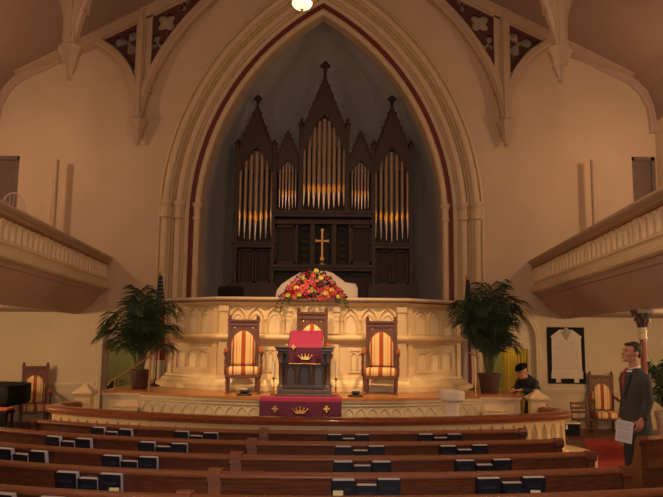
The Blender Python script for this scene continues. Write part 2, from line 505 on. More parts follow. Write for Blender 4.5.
def truss_half(name, y, sgn, label, depth=.30):
    t = thing(name, (AX+sgn*TU, y, TZ), label, 'roof truss', 0, 'plaster roof trusses with pierced spandrels')
    def P(pts): return [(AX+sgn*u, z) for u, z in pts]
    def bld(b, nm, m, sm=35): return b.build(nm, m, t, True, sm)
    b = MB()
    b.lathe([(.02, 0), (.05, .03), (.035, .07), (.07, .12), (.10, .22), (.13, .26), (.12, .32), (.19, .50), (.21, .52), (.21, .58), (.17, .62)], (AX+sgn*TU, y, TZ), 8, rot=PI/8)
    bld(b, 'corbel', M['rib'], 25)
    b = MB()
    b.box(AX+sgn*(TU-.07)-.17, AX+sgn*(TU-.07)+.17, y-depth*.30, y+depth*.42, 7.3, roof(TU)-.1)
    b.box(AX+sgn*TU-.10, AX+sgn*TU+.10, y-depth*.42, y+depth*.42, 6.68, roof(TU)+.03)
    b.box(AX+sgn*TU-.05, AX+sgn*TU+.05, y-depth*.55, y+depth*.5, 6.68, roof(TU)+.03)
    bld(b, 'post', M['rib'])
    def brace(nm, curve, w, side):
        b = MB(); rings = []
        for i, (u, z) in enumerate(curve):
            a = curve[max(0, i-1)]; c_ = curve[min(len(curve)-1, i+1)]
            tv = Vector((c_[0]-a[0], c_[1]-a[1])).normalized()
            nx, nz = -tv.y*side, tv.x*side
            h = depth*.46
            prof = [(0, -h*.5), (0, h*.5), (w*.3, h*.8), (w*.3, h), (w, h), (w, -h), (w*.3, -h), (w*.3, -h*.8)]
            rings.append([(AX+sgn*(u+nx*d), y+dy, z+nz*d) for d, dy in prof])
        b.loft(rings)
        bld(b, nm, M['rib'], 40)
    brace('curved_brace', INB, .17, -1)
    brace('curved_brace', OUB, .15, 1)
    # principal rafter under the roof slope
    b = MB()
    pts = [(6.95, roof(6.95)+.03), (.0, roof(0)+.02), (.0, roof(0)-.3), (5.55, roof(5.55)-.24), (6.95, roof(6.95)-.0)]
    b.poly_xz(P(pts), y-depth*.5, y+depth*.5)
    b.poly_xz(P([(5.5, roof(5.5)-.22), (.0, roof(0)-.3), (.0, roof(0)-.36), (5.4, roof(5.4)-.27)]), y-depth*.3, y+depth*.3)
    bld(b, 'rafter', M['rib'])
    # pierced spandrel plates on both sides of the post
    pl = depth*.16
    def U(x, y_): 
        X_, Z_ = at(x, y_, W-.17)
        return (abs(X_-AX), Z_)
    K = .0228
    def hole(x, y_, r, lobes, a0, d=.62, lr=.42):
        u, z = U(x, y_); return foil(u, z, r*K, lobes, a0, 7, d, lr)
    # outer triangle with one trefoil, inner triangle with trefoil, quatrefoil and trefoil
    b = MB(); b.plate(P([U(103, 36.5), U(140, 20), U(138.5, 76), U(131, 66), U(119, 49)]), [P(hole(128.5, 43, 14, 3, PI/2+.6, .58, .42))], y-pl, y+pl)
    bld(b, 'spandrel_plate', M['tracery'], 0)
    b = MB(); b.plate(P([U(149, 78), U(149.5, 14), U(204, -11), U(208, -9), U(186, 20), U(166, 48)]),
                      [P(hole(157.5, 44, 9.5, 3, PI/2-.1, .6, .40)), P(hole(166.5, 23, 10.5, 4, PI/4, .58, .42)), P(hole(184, 5, 7, 3, PI-.5))], y-pl, y+pl)
    bld(b, 'spandrel_plate', M['tracery'], 0)
    return t
truss_half('roof_truss', W-.17, -1, 'roof truss against the front wall left of the chancel arch')
truss_half('roof_truss', W-.17, 1, 'roof truss against the front wall right of the chancel arch')
truss_half('roof_truss', 11.2, -1, 'free-hanging roof truss pendant in the upper left, out in the nave')
truss_half('roof_truss', 11.2, 1, 'free-hanging roof truss pendant in the upper right, out in the nave')

# ================================================================== galleries
def gallery(sgn, x0, splay, xw, label):
    t = thing('balcony', (x0, W-.01, 2.33), label, 'balcony', 0, 'side galleries')
    Y1 = YB+.05
    def X(u, y): return x0+sgn*u-sgn*abs(splay)*(W-y)
    def prism(prof, y0=W-.005, y1=Y1):
        b = MB()
        b.loft([[(X(u, y) if u < 9 else xw, y, z) for u, z in prof] for y in (y0, y1)])
        return b
    def bld(b, nm, m, sm=30): return b.build(nm, m, t, True, sm)
    bld(prism([(0, 2.96), (0, 3.44), (.16, 3.44), (.16, 2.96)]), 'fascia', M['trim'])
    bld(prism([(-.02, 3.43), (-.05, 3.455), (-.05, 3.475), (-.10, 3.50), (-.12, 3.53), (-.12, 3.555), (-.10, 3.575), (.20, 3.575), (.22, 3.55), (.20, 3.43)]), 'hand_rail', M['rib'])
    bld(prism([(-.035, 3.405), (-.035, 3.43), (.02, 3.43), (.02, 3.405)]), 'beading', M['redbrown'])
    bld(prism([(-.02, 3.02), (-.05, 2.99), (-.05, 2.955), (-.085, 2.93), (-.085, 2.875), (-.05, 2.85), (.05, 2.845), (.12, 2.96), (.05, 3.02)]), 'cornice', M['trim'])
    bld(prism([(.02, 2.845), (.06, 2.78), (.10, 2.77), (.30, 2.52), (.52, 2.37), (.56, 2.31), (.66, 2.31), (.68, 2.35), (10, 2.35), (10, 2.45), (.6, 2.46), (.14, 2.95), (.02, 2.95)]), 'soffit', M['taupe'], 30)
    bld(prism([(.14, 2.955), (10, 2.955), (10, 3.0), (.14, 3.0)]), 'deck', M['redbrown'])
    # blind arcade: little pointed arches with a pilaster every eighth
    b = MB(); p = .245; y = W-.18; k = 0
    while y > 4.0:
        if k % 9 == 8:
            b.loft([[(X(u, yy), yy, z) for u, yy in ((-.025, y+.05), (-.025, y-.05), (.01, y-.05), (.01, y+.05))] for z in (3.08, 3.40)])
            y -= .16
        else:
            for wi, h, hs, r, zb in ((.205, .27, .15, .019, 3.115), (.13, .20, .11, .013, 3.12)):
                b.tube([(X(-.004, y+yy), y+yy, zb+z) for yy, z in gothic(wi, h, hs, 4)], r, 5)
            y -= p
        k += 1
    b.loft([[(X(u, yy), yy, z) for u, z in ((-.02, 3.075), (-.02, 3.105), (.01, 3.105), (.01, 3.075))] for yy in (W-.02, 4.0)])
    bld(b, 'arcade', M['screen2'], 50)  # lighter cream puts the lit look of the arches into their colour
    return t
gallery(-1, -5.24, -.107, XL, 'left side balcony with a row of blind arches under its hand rail')
gallery(1, 4.13, -.064, XR, 'right side balcony with a row of blind arches under its hand rail')

# slim posts standing against the wall above the galleries
for px, pz, side in ((56.5, 160, 'left'), (593, 160, 'right')):
    x, z1 = at(px, pz, W-.42)
    t = thing('slim_post', (x, W-.42, 3.0), 'slim tan post standing in front of the wall above the %s balcony' % side, 'post')
    b = MB(); b.tube([(0, 0, .02), (0, 0, z1-3.0)], .062, 14)
    b.build('shaft', M['rib'], t, smooth=40)
    b = MB(); b.lathe([(.12, 0), (.12, .02), (.06, .03)], (0, 0, 0), 14); b.build('base_plate', M['rib'], t)
# little spindle-backed chair up in the left gallery
x0, z0 = at(19, 208, 14.6)
gx, gz = at(15, 190, 11.0)
t = thing('gallery_chair', (gx, 11.0, 3.001), 'white wire-backed chair peeping over the left balcony rail', 'chair', .5)
t.scale = (.9, .9, (gz-3.0)/.97)
b = MB(); b.box(-.2, .2, -.2, .2, .43, .47); b.build('seat', M['trim'], t, bevel=.01)
b = MB()
b.tube([(-.2, .2, .45)]+[(-.2*math.cos(PI*i/10), .22, .72+.24*math.sin(PI*i/10)) for i in range(11)]+[(.2, .2, .45)], .013, 6)
for i in range(5):
    x = -.12+.06*i
    b.tube([(x, .2, .46), (x*1.1, .22, .72+.24*math.sqrt(max(0, 1-(x*1.1/.2)**2)))], .007, 5)
b.build('backrest', M['white'], t)
for sx in (-1, 1):
    for sy in (-1, 1):
        b = MB(); b.tube([(sx*.17, sy*.17, .44), (sx*.2, sy*.2, 0)], .014, 6); b.build('leg', M['trim'], t)

# iron column that carries the right gallery
cy = 10.25; cx = at(642.5, 330, cy)[0]
t = thing('column', (cx, cy, 0), 'slender oxblood column with carved capital under the right balcony', 'column')
b = MB(); b.lathe([(.14, 0), (.14, .10), (.10, .14), (.085, .2)], (0, 0, 0), 16); b.build('base', M['column'], t)
b = MB(); b.lathe([(.047, .18), (.042, 1.88)], (0, 0, 0), 18); b.build('shaft', M['column'], t, smooth=40)
b = MB(); b.lathe([(.048, 1.87), (.060, 1.88), (.060, 1.90), (.050, 1.92), (.050, 1.97), (.060, 1.98), (.060, 2.0), (.048, 2.03), (.048, 2.06)], (0, 0, 0), 18)
b.build('neck_ring', M['trim'], t)
b = MB(); b.lathe([(.048, 2.05), (.056, 2.12), (.08, 2.20), (.10, 2.25)], (0, 0, 0), 16)
for q in range(8):
    a = 2*PI*q/8
    for r0, z0, r1, z1, r2, z2, w in ((.05, 2.05, .075, 2.15, .11, 2.16, .03), (.055, 2.12, .09, 2.23, .125, 2.235, .032)):
        aa = a+(PI/8 if z0 > 2.1 else 0)
        b.tube([(r0*math.cos(aa), r0*math.sin(aa), z0), (r1*math.cos(aa), r1*math.sin(aa), z1), (r2*math.cos(aa), r2*math.sin(aa), z2), (r2*1.02*math.cos(aa), r2*1.02*math.sin(aa), z2-.03)], [w*.6, w*.6, w*.5, w*.2], 6)
b.box(-.115, .115, -.115, .115, 2.25, 2.305)
b.build('capital', M['pulpit'], t)

# hanging lamp in front of the arch apex
lx, lz = at(302, 9.5, 9.0)
ztop = 11.42-(11.42-7.7)*abs(lx-AX)/7-.01
t = thing('pendant_lamp', (lx, 9.0, lz), 'lit glass bowl lamp hanging at the top in front of the arch', 'lamp')
b = MB(); b.lathe([(.02, .0), (.07, .010), (.11, .035), (.135, .07), (.142, .11)], (0, 0, 0), 24); b.build('glass_bowl', M['lampglass'], t, smooth=60)
b = MB(); b.lathe([(.143, .095), (.158, .11), (.158, .135), (.125, .17), (.05, .24), (.02, .30)], (0, 0, 0), 24); b.build('rim', M['brass'], t)
b = MB(); b.lathe([(.004, -.045), (.012, -.035), (.02, -.02), (.012, -.008), (.03, .004)], (0, 0, 0), 12); b.build('finial', M['brass'], t)
b = MB(); b.tube([(0, 0, .28), (0, 0, ztop-lz)], .012, 8); b.build('rod', M['brass'], t)
# ================================================================== platform, screen
PZ = .95
def front_y(u): return 10.77+.098*u*u
fc = [(AX-2.75+5.5*i/32, front_y(-2.75+5.5*i/32)) for i in range(33)]
plan = [(AX-3.45, 14.9), (AX-3.45, 11.78), (AX-2.75, 11.78)]+fc+[(AX+2.75, 11.78), (AX+3.45, 11.78), (AX+3.45, 14.9)]
t = thing('platform', (AX, 12.5, 0), 'raised cream platform with honey boards and a row of small arches along its riser', 'platform')
b = MB(); b.poly_xy(plan, .0, PZ-.06); b.build('riser', M['trim'], t, True, 30)
top = [(AX-3.49, 14.95), (AX-3.49, 11.74), (AX-2.79, 11.74)]+[(x, y-.045) for x, y in fc]+[(AX+2.79, 11.74), (AX+3.49, 11.74), (AX+3.49, 14.95)]
b = MB(); b.poly_xy(top, PZ-.035, PZ); b.build('boards', M['stage'], t, True, 30)
nose = [(AX-3.47, 14.93), (AX-3.47, 11.75), (AX-2.77, 11.75)]+[(x, y-.03) for x, y in fc]+[(AX+2.77, 11.75), (AX+3.47, 11.75), (AX+3.47, 14.93)]
b = MB(); b.poly_xy(nose, PZ-.07, PZ-.035); b.build('nosing', M['screen2'], t, True, 30)
b = MB(); n = 30
for i in range(n):
    u = -2.7+5.4*(i+.5)/n
    for wi, hh, hs, r in ((.165, .26, .13, .008),):
        b.tube([(AX+u+x, front_y(u+x)-.006, .54+z) for x, z in gothic(wi, hh, hs, 4)], r, 5)
    b.add([(AX+u+x, front_y(u+x)-.004, .54+z) for x, z in gothic(.13, .23, .11, 4)], [tuple(range(len(gothic(.13, .23, .11, 4))))])
b.tube([(x, y-.008, .835) for x, y in fc], .012, 6)
b.build('arcade', M['trim'], t, True, 50)
for s in (-1, 1):
    b = MB(); b.box(AX+s*3.10-.24, AX+s*3.10+.24, 11.768, 11.782, .25, .80)
    b.build('side_panel', M['screen2'], t, True, 0)
for s in (-1, 1):
    b = MB(); b.box(AX+s*2.98-.20, AX+s*2.98+.20, 11.45, 11.77, 0, .66); b.box(AX+s*2.98-.22, AX+s*2.98+.22, 11.42, 11.77, .66, .70)
    b.build('step', M['screen'], t, True, 0)

# the carved cream screen behind the chairs
SP = [(AX-2.68, 13.7), (AX-2.68, 13.0), (AX-1.62, 12.22), (AX+1.62, 12.22), (AX+2.68, 13.0), (AX+2.68, 13.7)]
def offset_line(pl, d):
    out = []
    for i, p in enumerate(pl):
        ns = []
        for a, c in ((i-1, i), (i, i+1)):
            if a >= 0 and c < len(pl):
                t_ = Vector((pl[c][0]-pl[a][0], pl[c][1]-pl[a][1])).normalized()
                ns.append(Vector((t_.y, -t_.x)))
        m = sum(ns, Vector((0, 0))).normalized()
        k = d/max(.3, m.dot(ns[0]))
        out.append((p[0]+m.x*k, p[1]+m.y*k))
    return out
def plan_sweep(b, prof, pl=SP):
    b.loft([[(x, y, z) for x, y in offset_line(pl, d)] for d, z in prof+[prof[0]]], closed=False, caps=False)
t = thing('pulpit_screen', (AX, 12.6, PZ), 'cream gothic panelled screen with pointed blind arches behind the three chairs', 'screen')
def bl(b, nm, m, sm=30): return b.build(nm, m, t, True, sm)
b = MB(); plan_sweep(b, [(0, PZ), (0, 2.44), (-.10, 2.44), (-.10, PZ)]); bl(b, 'wall_body', M['screen'])
b = MB(); plan_sweep(b, [(0, PZ+.002), (.20, PZ+.002), (.20, PZ+.09), (.185, PZ+.105), (.13, PZ+.13), (.10, PZ+.18), (.06, PZ+.20), (.05, PZ+.24), (0, PZ+.25)]); bl(b, 'base_moulding', M['screen'])
b = MB(); plan_sweep(b, [(0, 1.74), (.03, 1.75), (.05, 1.79), (.10, 1.82), (.11, 1.85), (.10, 1.88), (.02, 1.91), (0, 1.91)]); bl(b, 'ledge', M['screen'])
b = MB(); plan_sweep(b, [(0, 2.38), (.03, 2.39), (.05, 2.42), (.09, 2.44), (.10, 2.46), (-.12, 2.46), (-.12, 2.38)]); bl(b, 'cornice', M['screen'])
b = MB(); plan_sweep(b, [(.09, 2.461), (.095, 2.463), (.095, 2.478), (-.12, 2.478), (-.12, 2.461)]); bl(b, 'dark_bead', M['rail'])
b = MB(); plan_sweep(b, [(.10, 2.478), (.15, 2.49), (.16, 2.51), (.15, 2.535), (.12, 2.545), (-.30, 2.545), (-.30, 2.478)]); bl(b, 'top_rail', M['rib'])
def facet(p0, p1):
    p0, p1 = Vector(p0), Vector(p1); tv = (p1-p0).normalized(); nv = Vector((tv.y, -tv.x)); L = (p1-p0).length
    return L, lambda s, d, z: (p0.x+tv.x*s+nv.x*d, p0.y+tv.y*s+nv.y*d, z)
up, pan, low, pil = MB(), MB(), MB(), MB()
def panel_arch(P, s, w, z0, h, hs, r, d=.012, solid=True):
    g = gothic(w, h, hs, 6)
    up.tube([P(s+x, d, z0+z) for x, z in g], r, 6)
    if solid:
        g2 = gothic(w*.70, h*.82, hs*.9, 6)
        q_ = MB(); n_ = len(g2)
        q_.loft([[P(s+x, d_, z0+z) for x, z in g2] for d_ in (-.01, .006)])
        bl(q_, 'sunk_panel', M['screen2'], 0)
def pil_box(P, s0, s1, d0, d1, z0, z1):
    pil.add([P(s, d, z) for z in (z0, z1) for d in (d0, d1) for s in (s0, s1)], [(0, 2, 3, 1), (4, 5, 7, 6), (0, 1, 5, 4), (1, 3, 7, 5), (3, 2, 6, 7), (2, 0, 4, 6)])
def lower_panel(P, s, w, n, z0=1.26, z1=1.66):
    for a, c, e, f in ((s-w/2, s+w/2, z1-.03, z1), (s-w/2, s+w/2, z0, z0+.03), (s-w/2, s-w/2+.03, z0+.03, z1-.03), (s+w/2-.03, s+w/2, z0+.03, z1-.03)):
        pil_box(P, a, c, 0, .018, e, f)
    for i in range(n):
        q = s-w/2+.03+(w-.06)*(i+.5)/n
        panel_arch(P, q, (w-.06)/n*.80, z0+.05, z1-z0-.10, (z1-z0)*.55, .010)
L, P = facet(SP[2], SP[3]); c0 = L/2
for sg in (-1, 1):
    for i in range(3):
        panel_arch(P, c0+sg*(.66+.32*i), .30, 1.93, .44, .20, .022)
        panel_arch(P, c0+sg*(.66+.32*i), .20, 1.93, .33, .17, .012, solid=False)
    for i in range(4):
        s = c0+sg*(.50+.32*i)
        up.tube([P(s, .02, 1.92), P(s, .02, 2.14)], .020, 6)
        up.tube([P(s, .02, 2.14), P(s, .03, 2.18)], .032, 6)
    pil_box(P, c0+sg*1.545-.07, c0+sg*1.545+.07, 0, .05, PZ+.2, 2.39)
    pil_box(P, c0+sg*1.545-.09, c0+sg*1.545+.09, 0, .07, 2.30, 2.39)
    lower_panel(P, c0+sg*1.18, .30, 2); lower_panel(P, c0+sg*.78, .30, 2)
    pil_box(P, c0+sg*.98-.05, c0+sg*.98+.05, 0, .03, PZ+.2, 1.75)
# plain projecting centre bay on splayed brackets
pil_box(P, c0-.46, c0+.46, 0, .06, 1.92, 2.40)
for sg in (-1, 1):
    for q, (d_, z_) in enumerate(((.10, 2.30), (.08, 2.22), (.07, 2.14))):
        pil_box(P, c0+sg*(.42-.0*q)-.06+.012*q, c0+sg*.42+.06-.012*q, .05, d_, z_, z_+.08)
pil_box(P, c0-.46, c0+.46, 0, .04, PZ+.2, 1.75)
for k in (1, 3):
    L, P = facet(SP[k], SP[k+1])
    for i in range(3):
        s = L/2+(i-1)*.335
        panel_arch(P, s, .315, 1.93, .44, .22, .020); panel_arch(P, s, .21, 1.93, .34, .19, .010, solid=False)
    for i in range(4):
        s = L/2+(i-1.5)*.335
        up.tube([P(s, .02, 1.92), P(s, .02, 2.16)], .017, 6)
    for s in (.07, L-.07):
        pil_box(P, s-.05, s+.05, 0, .04, PZ+.2, 2.39)
    lower_panel(P, L/2, .92, 3)
bl(up, 'arcade', M['screen'], 50); bl(pil, 'pilaster', M['screen'], 0)

# ================================================================== organ
OY = 16.55
def ox(px): return at(px, 215, OY)[0]
def oz(py): return at(323, py, OY)[1]
org = thing('pipe_organ', (ox(323.5), OY+.3, 1.63), 'large dark oak pipe organ with five pointed gables and gilded pipe mouths', 'organ')
def ob(b, nm, m, sm=0): return b.build(nm, m, org, True, sm)
def obox(b, x0, x1, y0, y1, d0, d1): b.box(ox(x0), ox(x1), OY+d0, OY+d1, min(oz(y0), oz(y1)), max(oz(y0), oz(y1)))
OC = 323.5
b = MB()
b.box(ox(232), ox(415), OY+.22, OY+.85, 1.632, oz(212))
for a, c in ((234, 275), (372, 413)): obox(b, a, c, 250, 168, .20, .85)
obox(b, 299, 348, 230, 145, .20, .85); obox(b, 273, 299, 230, 170, .20, .8); obox(b, 348, 374, 230, 170, .20, .8)
ob(b, 'case_body', M['oak2'])
def mir(a, c): return (2*OC-c, 2*OC-a)
def both(a, c): return ((a, c), mir(a, c))
# posts, imposts and panelling
b = MB()
for a, c in both(233.5, 238)+both(271.5, 275): obox(b, a, c, 290, 147, -.02, .12)
for a, c in both(298, 302.5): obox(b, a, c, 214, 129, -.04, .12)
for a, c in both(274, 276): obox(b, a, c, 214, 158, .02, .14)
ob(b, 'case_post', M['oak'])
b = MB()
for a, c in both(231.5, 276.5):
    obox(b, a, c, 244.5, 242.5, -.06, .2); obox(b, a+1, c-1, 248, 244.5, -.03, .2); obox(b, a-1, c+1, 286, 283.5, -.05, .2); obox(b, a-2, c+2, 298, 286, -.07, .2)
obox(b, 273, 374, 213.5, 211, -.07, .2); obox(b, 274, 373, 217, 213.5, -.04, .2); obox(b, 274, 373, 224, 220, 0, .22)
obox(b, 272, 375, 268, 265, -.10, .22); obox(b, 273, 374, 271, 268, -.05, .22)
ob(b, 'impost', M['oak'])
b = MB()
for a, c in both(239, 254.5)+both(255.5, 271):
    obox(b, a, a+1.6, 283, 249, .12, .22); obox(b, c-1.6, c, 283, 249, .12, .22); obox(b, a, c, 250.5, 249, .12, .22); obox(b, a, c, 283, 281.5, .12, .22)
    m_ = (a+c)/2
    b.tube([(x, OY+.21, z) for x, z in shift(gothic(ox(c)-ox(a)-.07, oz(252)-oz(280), (oz(252)-oz(280))*.6, 5), ox(m_), oz(280))], .015, 5)
for a, c in both(275, 296):
    obox(b, a, a+2, 264, 224, .10, .22); obox(b, c-2, c, 264, 224, .10, .22); obox(b, a, c, 227, 224, .10, .22); obox(b, a, c, 264, 261, .10, .22)
for a, c in both(276, 297)+((299, 322), (325, 348)):
    obox(b, a, a+1.5, 296, 273, .14, .22); obox(b, c-1.5, c, 296, 273, .14, .22); obox(b, a, c, 274.5, 273, .14, .22)
for a, c in ((296, 298), (310.5, 315), (332, 336.5), (349, 351)): obox(b, a, c, 265, 223, .06, .22)
ob(b, 'wood_panel', M['oak'])
# three traceried openings in the middle
for px in (304.3, 323.5, 342.7):
    b = MB(); wx = ox(310)-ox(298.8); zb, zt = oz(264), oz(224)
    b.tube([(x, OY+.14, z) for x, z in shift(gothic(wx, zt-zb, (zt-zb)*.82, 6), ox(px), zb)], .022, 6)
    if px != 323.5:
        for k in range(5):
            zz = zb+(zt-zb)*(.1+.17*k)
            b.tube([(ox(px)-wx*.45, OY+.16, zz), (ox(px)+wx*.45, OY+.16, zz+.12)], .010, 5)
            b.tube([(ox(px)+wx*.45, OY+.16, zz), (ox(px)-wx*.45, OY+.16, zz+.12)], .010, 5)
    b.tube([(ox(px)+.07*math.cos(a), OY+.15, zt-.16+.07*math.sin(a)) for a in [2*PI*i/10 for i in range(11)]], .012, 5)
    ob(b, 'tracery_panel', M['iron'], 50)
# gables with an arch cut away over the pipes
def gable(xa, xb, ybase, yapex, yfoot, yarch, d0, d1):
    m_ = (xa+xb)/2
    n = 8; arch = []
    for i in range(n+1):
        q = -1+2*i/n
        arch.append((ox(m_+q*(xb-xa)*.46), oz(yarch+(yfoot-yarch)*abs(q)**1.5)))
    pts = [(ox(xa), oz(yfoot)), (ox(xa), oz(ybase)), (ox(m_), oz(yapex)), (ox(xb), oz(ybase)), (ox(xb), oz(yfoot))]+arch[::-1]
    b = MB(); b.poly_xz(pts, OY+d0, OY+d1)
    # raking moulding with crockets
    for sx, xe in ((-1, xa), (1, xb)):
        b.tube([(ox(xe), OY+d0, oz(ybase)), (ox(m_), OY+d0, oz(yapex))], .028, 6)
        for k in range(1, 6):
            f = k/6
            b.ball((ox(xe+(m_-xe)*f)+sx*.03, OY+d0, oz(ybase+(yapex-ybase)*f)+.01), .026, n=6, m=4)
    b.poly_xz([(ox(xa), oz(ybase)), (ox(m_), oz(yapex)), (ox(xb), oz(ybase))], OY+d1, OY+d1+.05)
    return ob(b, 'gable', M['oak'], 40)
for a, c in both(238, 272): gable(a, c, 150, 106, 172, 148, -.02, .08)
for a, c in both(276, 297.5): gable(a, c, 158, 131, 172, 160, .02, .10)
gable(302, 345, 130, 78, 150, 115.5, -.05, .07)
# poppy-head finials and corner pinnacles
def finial(px, ytop, ybot, d, k=1.0):
    z0, z1 = oz(ybot), oz(ytop); x = ox(px); h = z1-z0
    b = MB()
    b.lathe([(.05*k, 0), (.035*k, h*.25), (.03*k, h*.45), (.055*k, h*.5), (.03*k, h*.55), (.075*k, h*.68), (.09*k, h*.78), (.06*k, h*.9), (.012*k, h)], (x, OY+d, z0), 10)
    for q in range(6):
        a = PI*q/3
        b.ball((x+.075*k*math.cos(a), OY+d+.075*k*math.sin(a), z0+h*.73), .04*k, n=6, m=4)
    ob(b, 'finial', M['oak2'], 50)
for p in (255, 2*OC-255): finial(p, 94.5, 110, .03)
finial(323.5, 60.5, 80, .02, 1.15)
def pinnacle(px, ytop, ybot, d):
    z0, z1 = oz(ybot), oz(ytop); x = ox(px); h = z1-z0
    b = MB(); b.lathe([(.065, 0), (.065, h*.45), (.085, h*.5), (.085, h*.56), (.05, h*.6), (.03, h*.8), (.05, h*.84), (.03, h*.88), (.008, h)], (x, OY+d, z0), 8, rot=PI/8)
    ob(b, 'pinnacle', M['oak'], 30)
for p in (235.5, 273.2): 
    pinnacle(p, 139, 149, .05); pinnacle(2*OC-p, 139, 149, .05)
for p in (300, 2*OC-300): pinnacle(p, 117, 131, .04)
# speaking pipes: body, conical foot and gilded mouth
def pipe(px, ytop, ymouth, ytip, rpx, d):
    x = ox(px); r = (ox(px+rpx)-ox(px-rpx))/2; zt, zm, zf = oz(ytop), oz(ymouth), oz(ytip)
    b = MB(); b.lathe([(r*.98, zm-zf), (r, zm-zf+.05), (r, zt-zf), (r*.85, zt-zf+.002)], (x, OY+d, zf), 12)
    o = ob(b, 'pipe', M['pipe'], 50)
    b = MB(); b.lathe([(r*.16, 0), (r*.22, .02), (r*.92, zm-zf-.02), (r*.98, zm-zf)], (x, OY+d, zf), 12)
    f = b.build('pipe_foot', M['foot'], None, smooth=50, origin=org['_loc']); f.location = (0, 0, 0); f.parent = o
    b = MB(); hh = r*3.4; rr = r*1.10
    pts = []
    for z0, w in ((-hh*.35, .75), (0, .95), (hh*.25, .95), (hh*.6, .65), (hh, .06)):
        pts.append([(x+rr*math.sin(w*q), OY+d-rr*math.cos(w*q), zm+z0) for q in (-1, -.5, 0, .5, 1)])
    b.loft(pts, closed=False, caps=False)
    g = b.build('gilded_mouth', M['gold'], None, smooth=60, origin=org['_loc']); g.location = (0, 0, 0); g.parent = o
for k in range(7):
    q = k-3; a = abs(q)
    for sgn in (-1, 1):
        pipe(OC+sgn*(68.4)+q*5.35, (152, 155, 161, 169)[a], (219, 218, 217, 216)[a], (241, 239.5, 238.5, 237.5)[a], (2.4, 2.2, 1.95, 1.75)[a], .06)
for k in range(9):
    q = k-4; a = abs(q)
    pipe(OC+q*5.05, (119, 121, 126, 133, 142)[a], (191, 190.5, 190, 189.5, 189.5)[a], (210, 208.5, 207, 206, 205.5)[a], (2.3, 2.2, 2.1, 1.95, 1.8)[a], .04)
for k in range(6):
    q = k-2.5; a = int(abs(q))
    for sgn in (-1, 1):
        pipe(OC+sgn*36.6+q*3.25, (163, 165.5, 169)[a], (193.5, 193, 192.5)[a], (209, 208, 207)[a], (1.25, 1.15, 1.05)[a], .08)
# altar cross in the middle opening
cz = oz(263.5)
t = thing('altar_cross', (ox(322.6), OY-.03, oz(265)+.002), 'gold cross standing in the middle opening of the dark organ case', 'cross')
def flare(b, x0, z0, x1, z1, w):
    v = Vector((x1-x0, z1-z0)).normalized(); n_ = Vector((-v.y, v.x)); L = math.hypot(x1-x0, z1-z0)
    pts = [(x0+v.x*s*L+n_.x*w*k, z0+v.y*s*L+n_.y*w*k) for s, k in ((0, .7), (.8, .7), (.88, 1.5), (.95, 1.2), (1, .2))]
    pts2 = [(x0+v.x*s*L-n_.x*w*k, z0+v.y*s*L-n_.y*w*k) for s, k in ((1, .2), (.95, 1.2), (.88, 1.5), (.8, .7), (0, .7))]
    b.poly_xz(pts+pts2, -.015, .015)
ch = oz(229)-oz(265); b = MB(); zx = ch*.66
flare(b, 0, zx, 0, ch, .028); flare(b, 0, zx, -.16, zx, .028); flare(b, 0, zx, .16, zx, .028); flare(b, 0, zx, 0, ch*.1, .030)
b.build('arms', M['brass'], t, smooth=0)
b = MB(); b.lathe([(.09, 0), (.09, .02), (.05, .04), (.025, .09), (.02, .12)], (0, 0, 0), 14); b.build('foot', M['brass'], t)

# sheet-covered console behind the flowers
Y0 = 12.98
xs = [(275.5, 297), (277, 290), (282, 284), (291, 278), (300, 273), (312, 271.5), (326, 271), (333, 273), (340, 278), (345, 282.5), (351, 283.5), (355.5, 284), (357.5, 288), (357.8, 297)]
t = thing('covered_console', (at(316, 297, Y0)[0], Y0+.1, 1.63), 'white cloth draped over a console behind the flowers', 'draped cloth')
b = MB(); rings = []
for k, (dy, sc, dz) in enumerate(((0, .96, -.05), (.03, .995, -.012), (.08, 1, 0), (.25, 1, 0), (.40, .99, -.02), (.46, .94, -.07))):
    ring = []
    for i, (px, py) in enumerate(xs):
        x, z = at(px, py, Y0)
        x = t['_loc'][0]+(x-t['_loc'][0])*sc
        ring.append((x+.006*math.sin(i*2.1+k), Y0+dy-.12+.012*math.sin(i*1.7), z+dz+.004*math.sin(k*2+i)))
    x0, x1 = ring[0][0], ring[-1][0]
    ring = [(x0-.02, ring[0][1], 1.64)]+ring+[(x1+.02, ring[-1][1], 1.64)]
    rings.append(ring)
b.loft(rings)
o = b.build('cloth', M['white'], t, True, 60)
# dark bench back at the left end of the choir loft
x, z = at(231, 287, 13.3)
t = thing('choir_bench', (x, 13.3, 1.63), 'dark rounded bench back showing over the left of the cream screen', 'bench')
b = MB(); b.poly_xz([(-.24, .45), (-.25, z-1.66), (-.21, z-1.62), (.19, z-1.61), (.24, z-1.66), (.24, .45)], -.03, .03); b.build('backrest', M['black'], t, bevel=.02)
b = MB(); b.box(-.25, .25, .0, .38, .42, .47); b.build('seat', M['black'], t)
for sx in (-1, 1):
    b = MB(); b.box(sx*.22-.025, sx*.22+.025, -.025, .36, 0, .46); b.build('leg', M['black'], t)

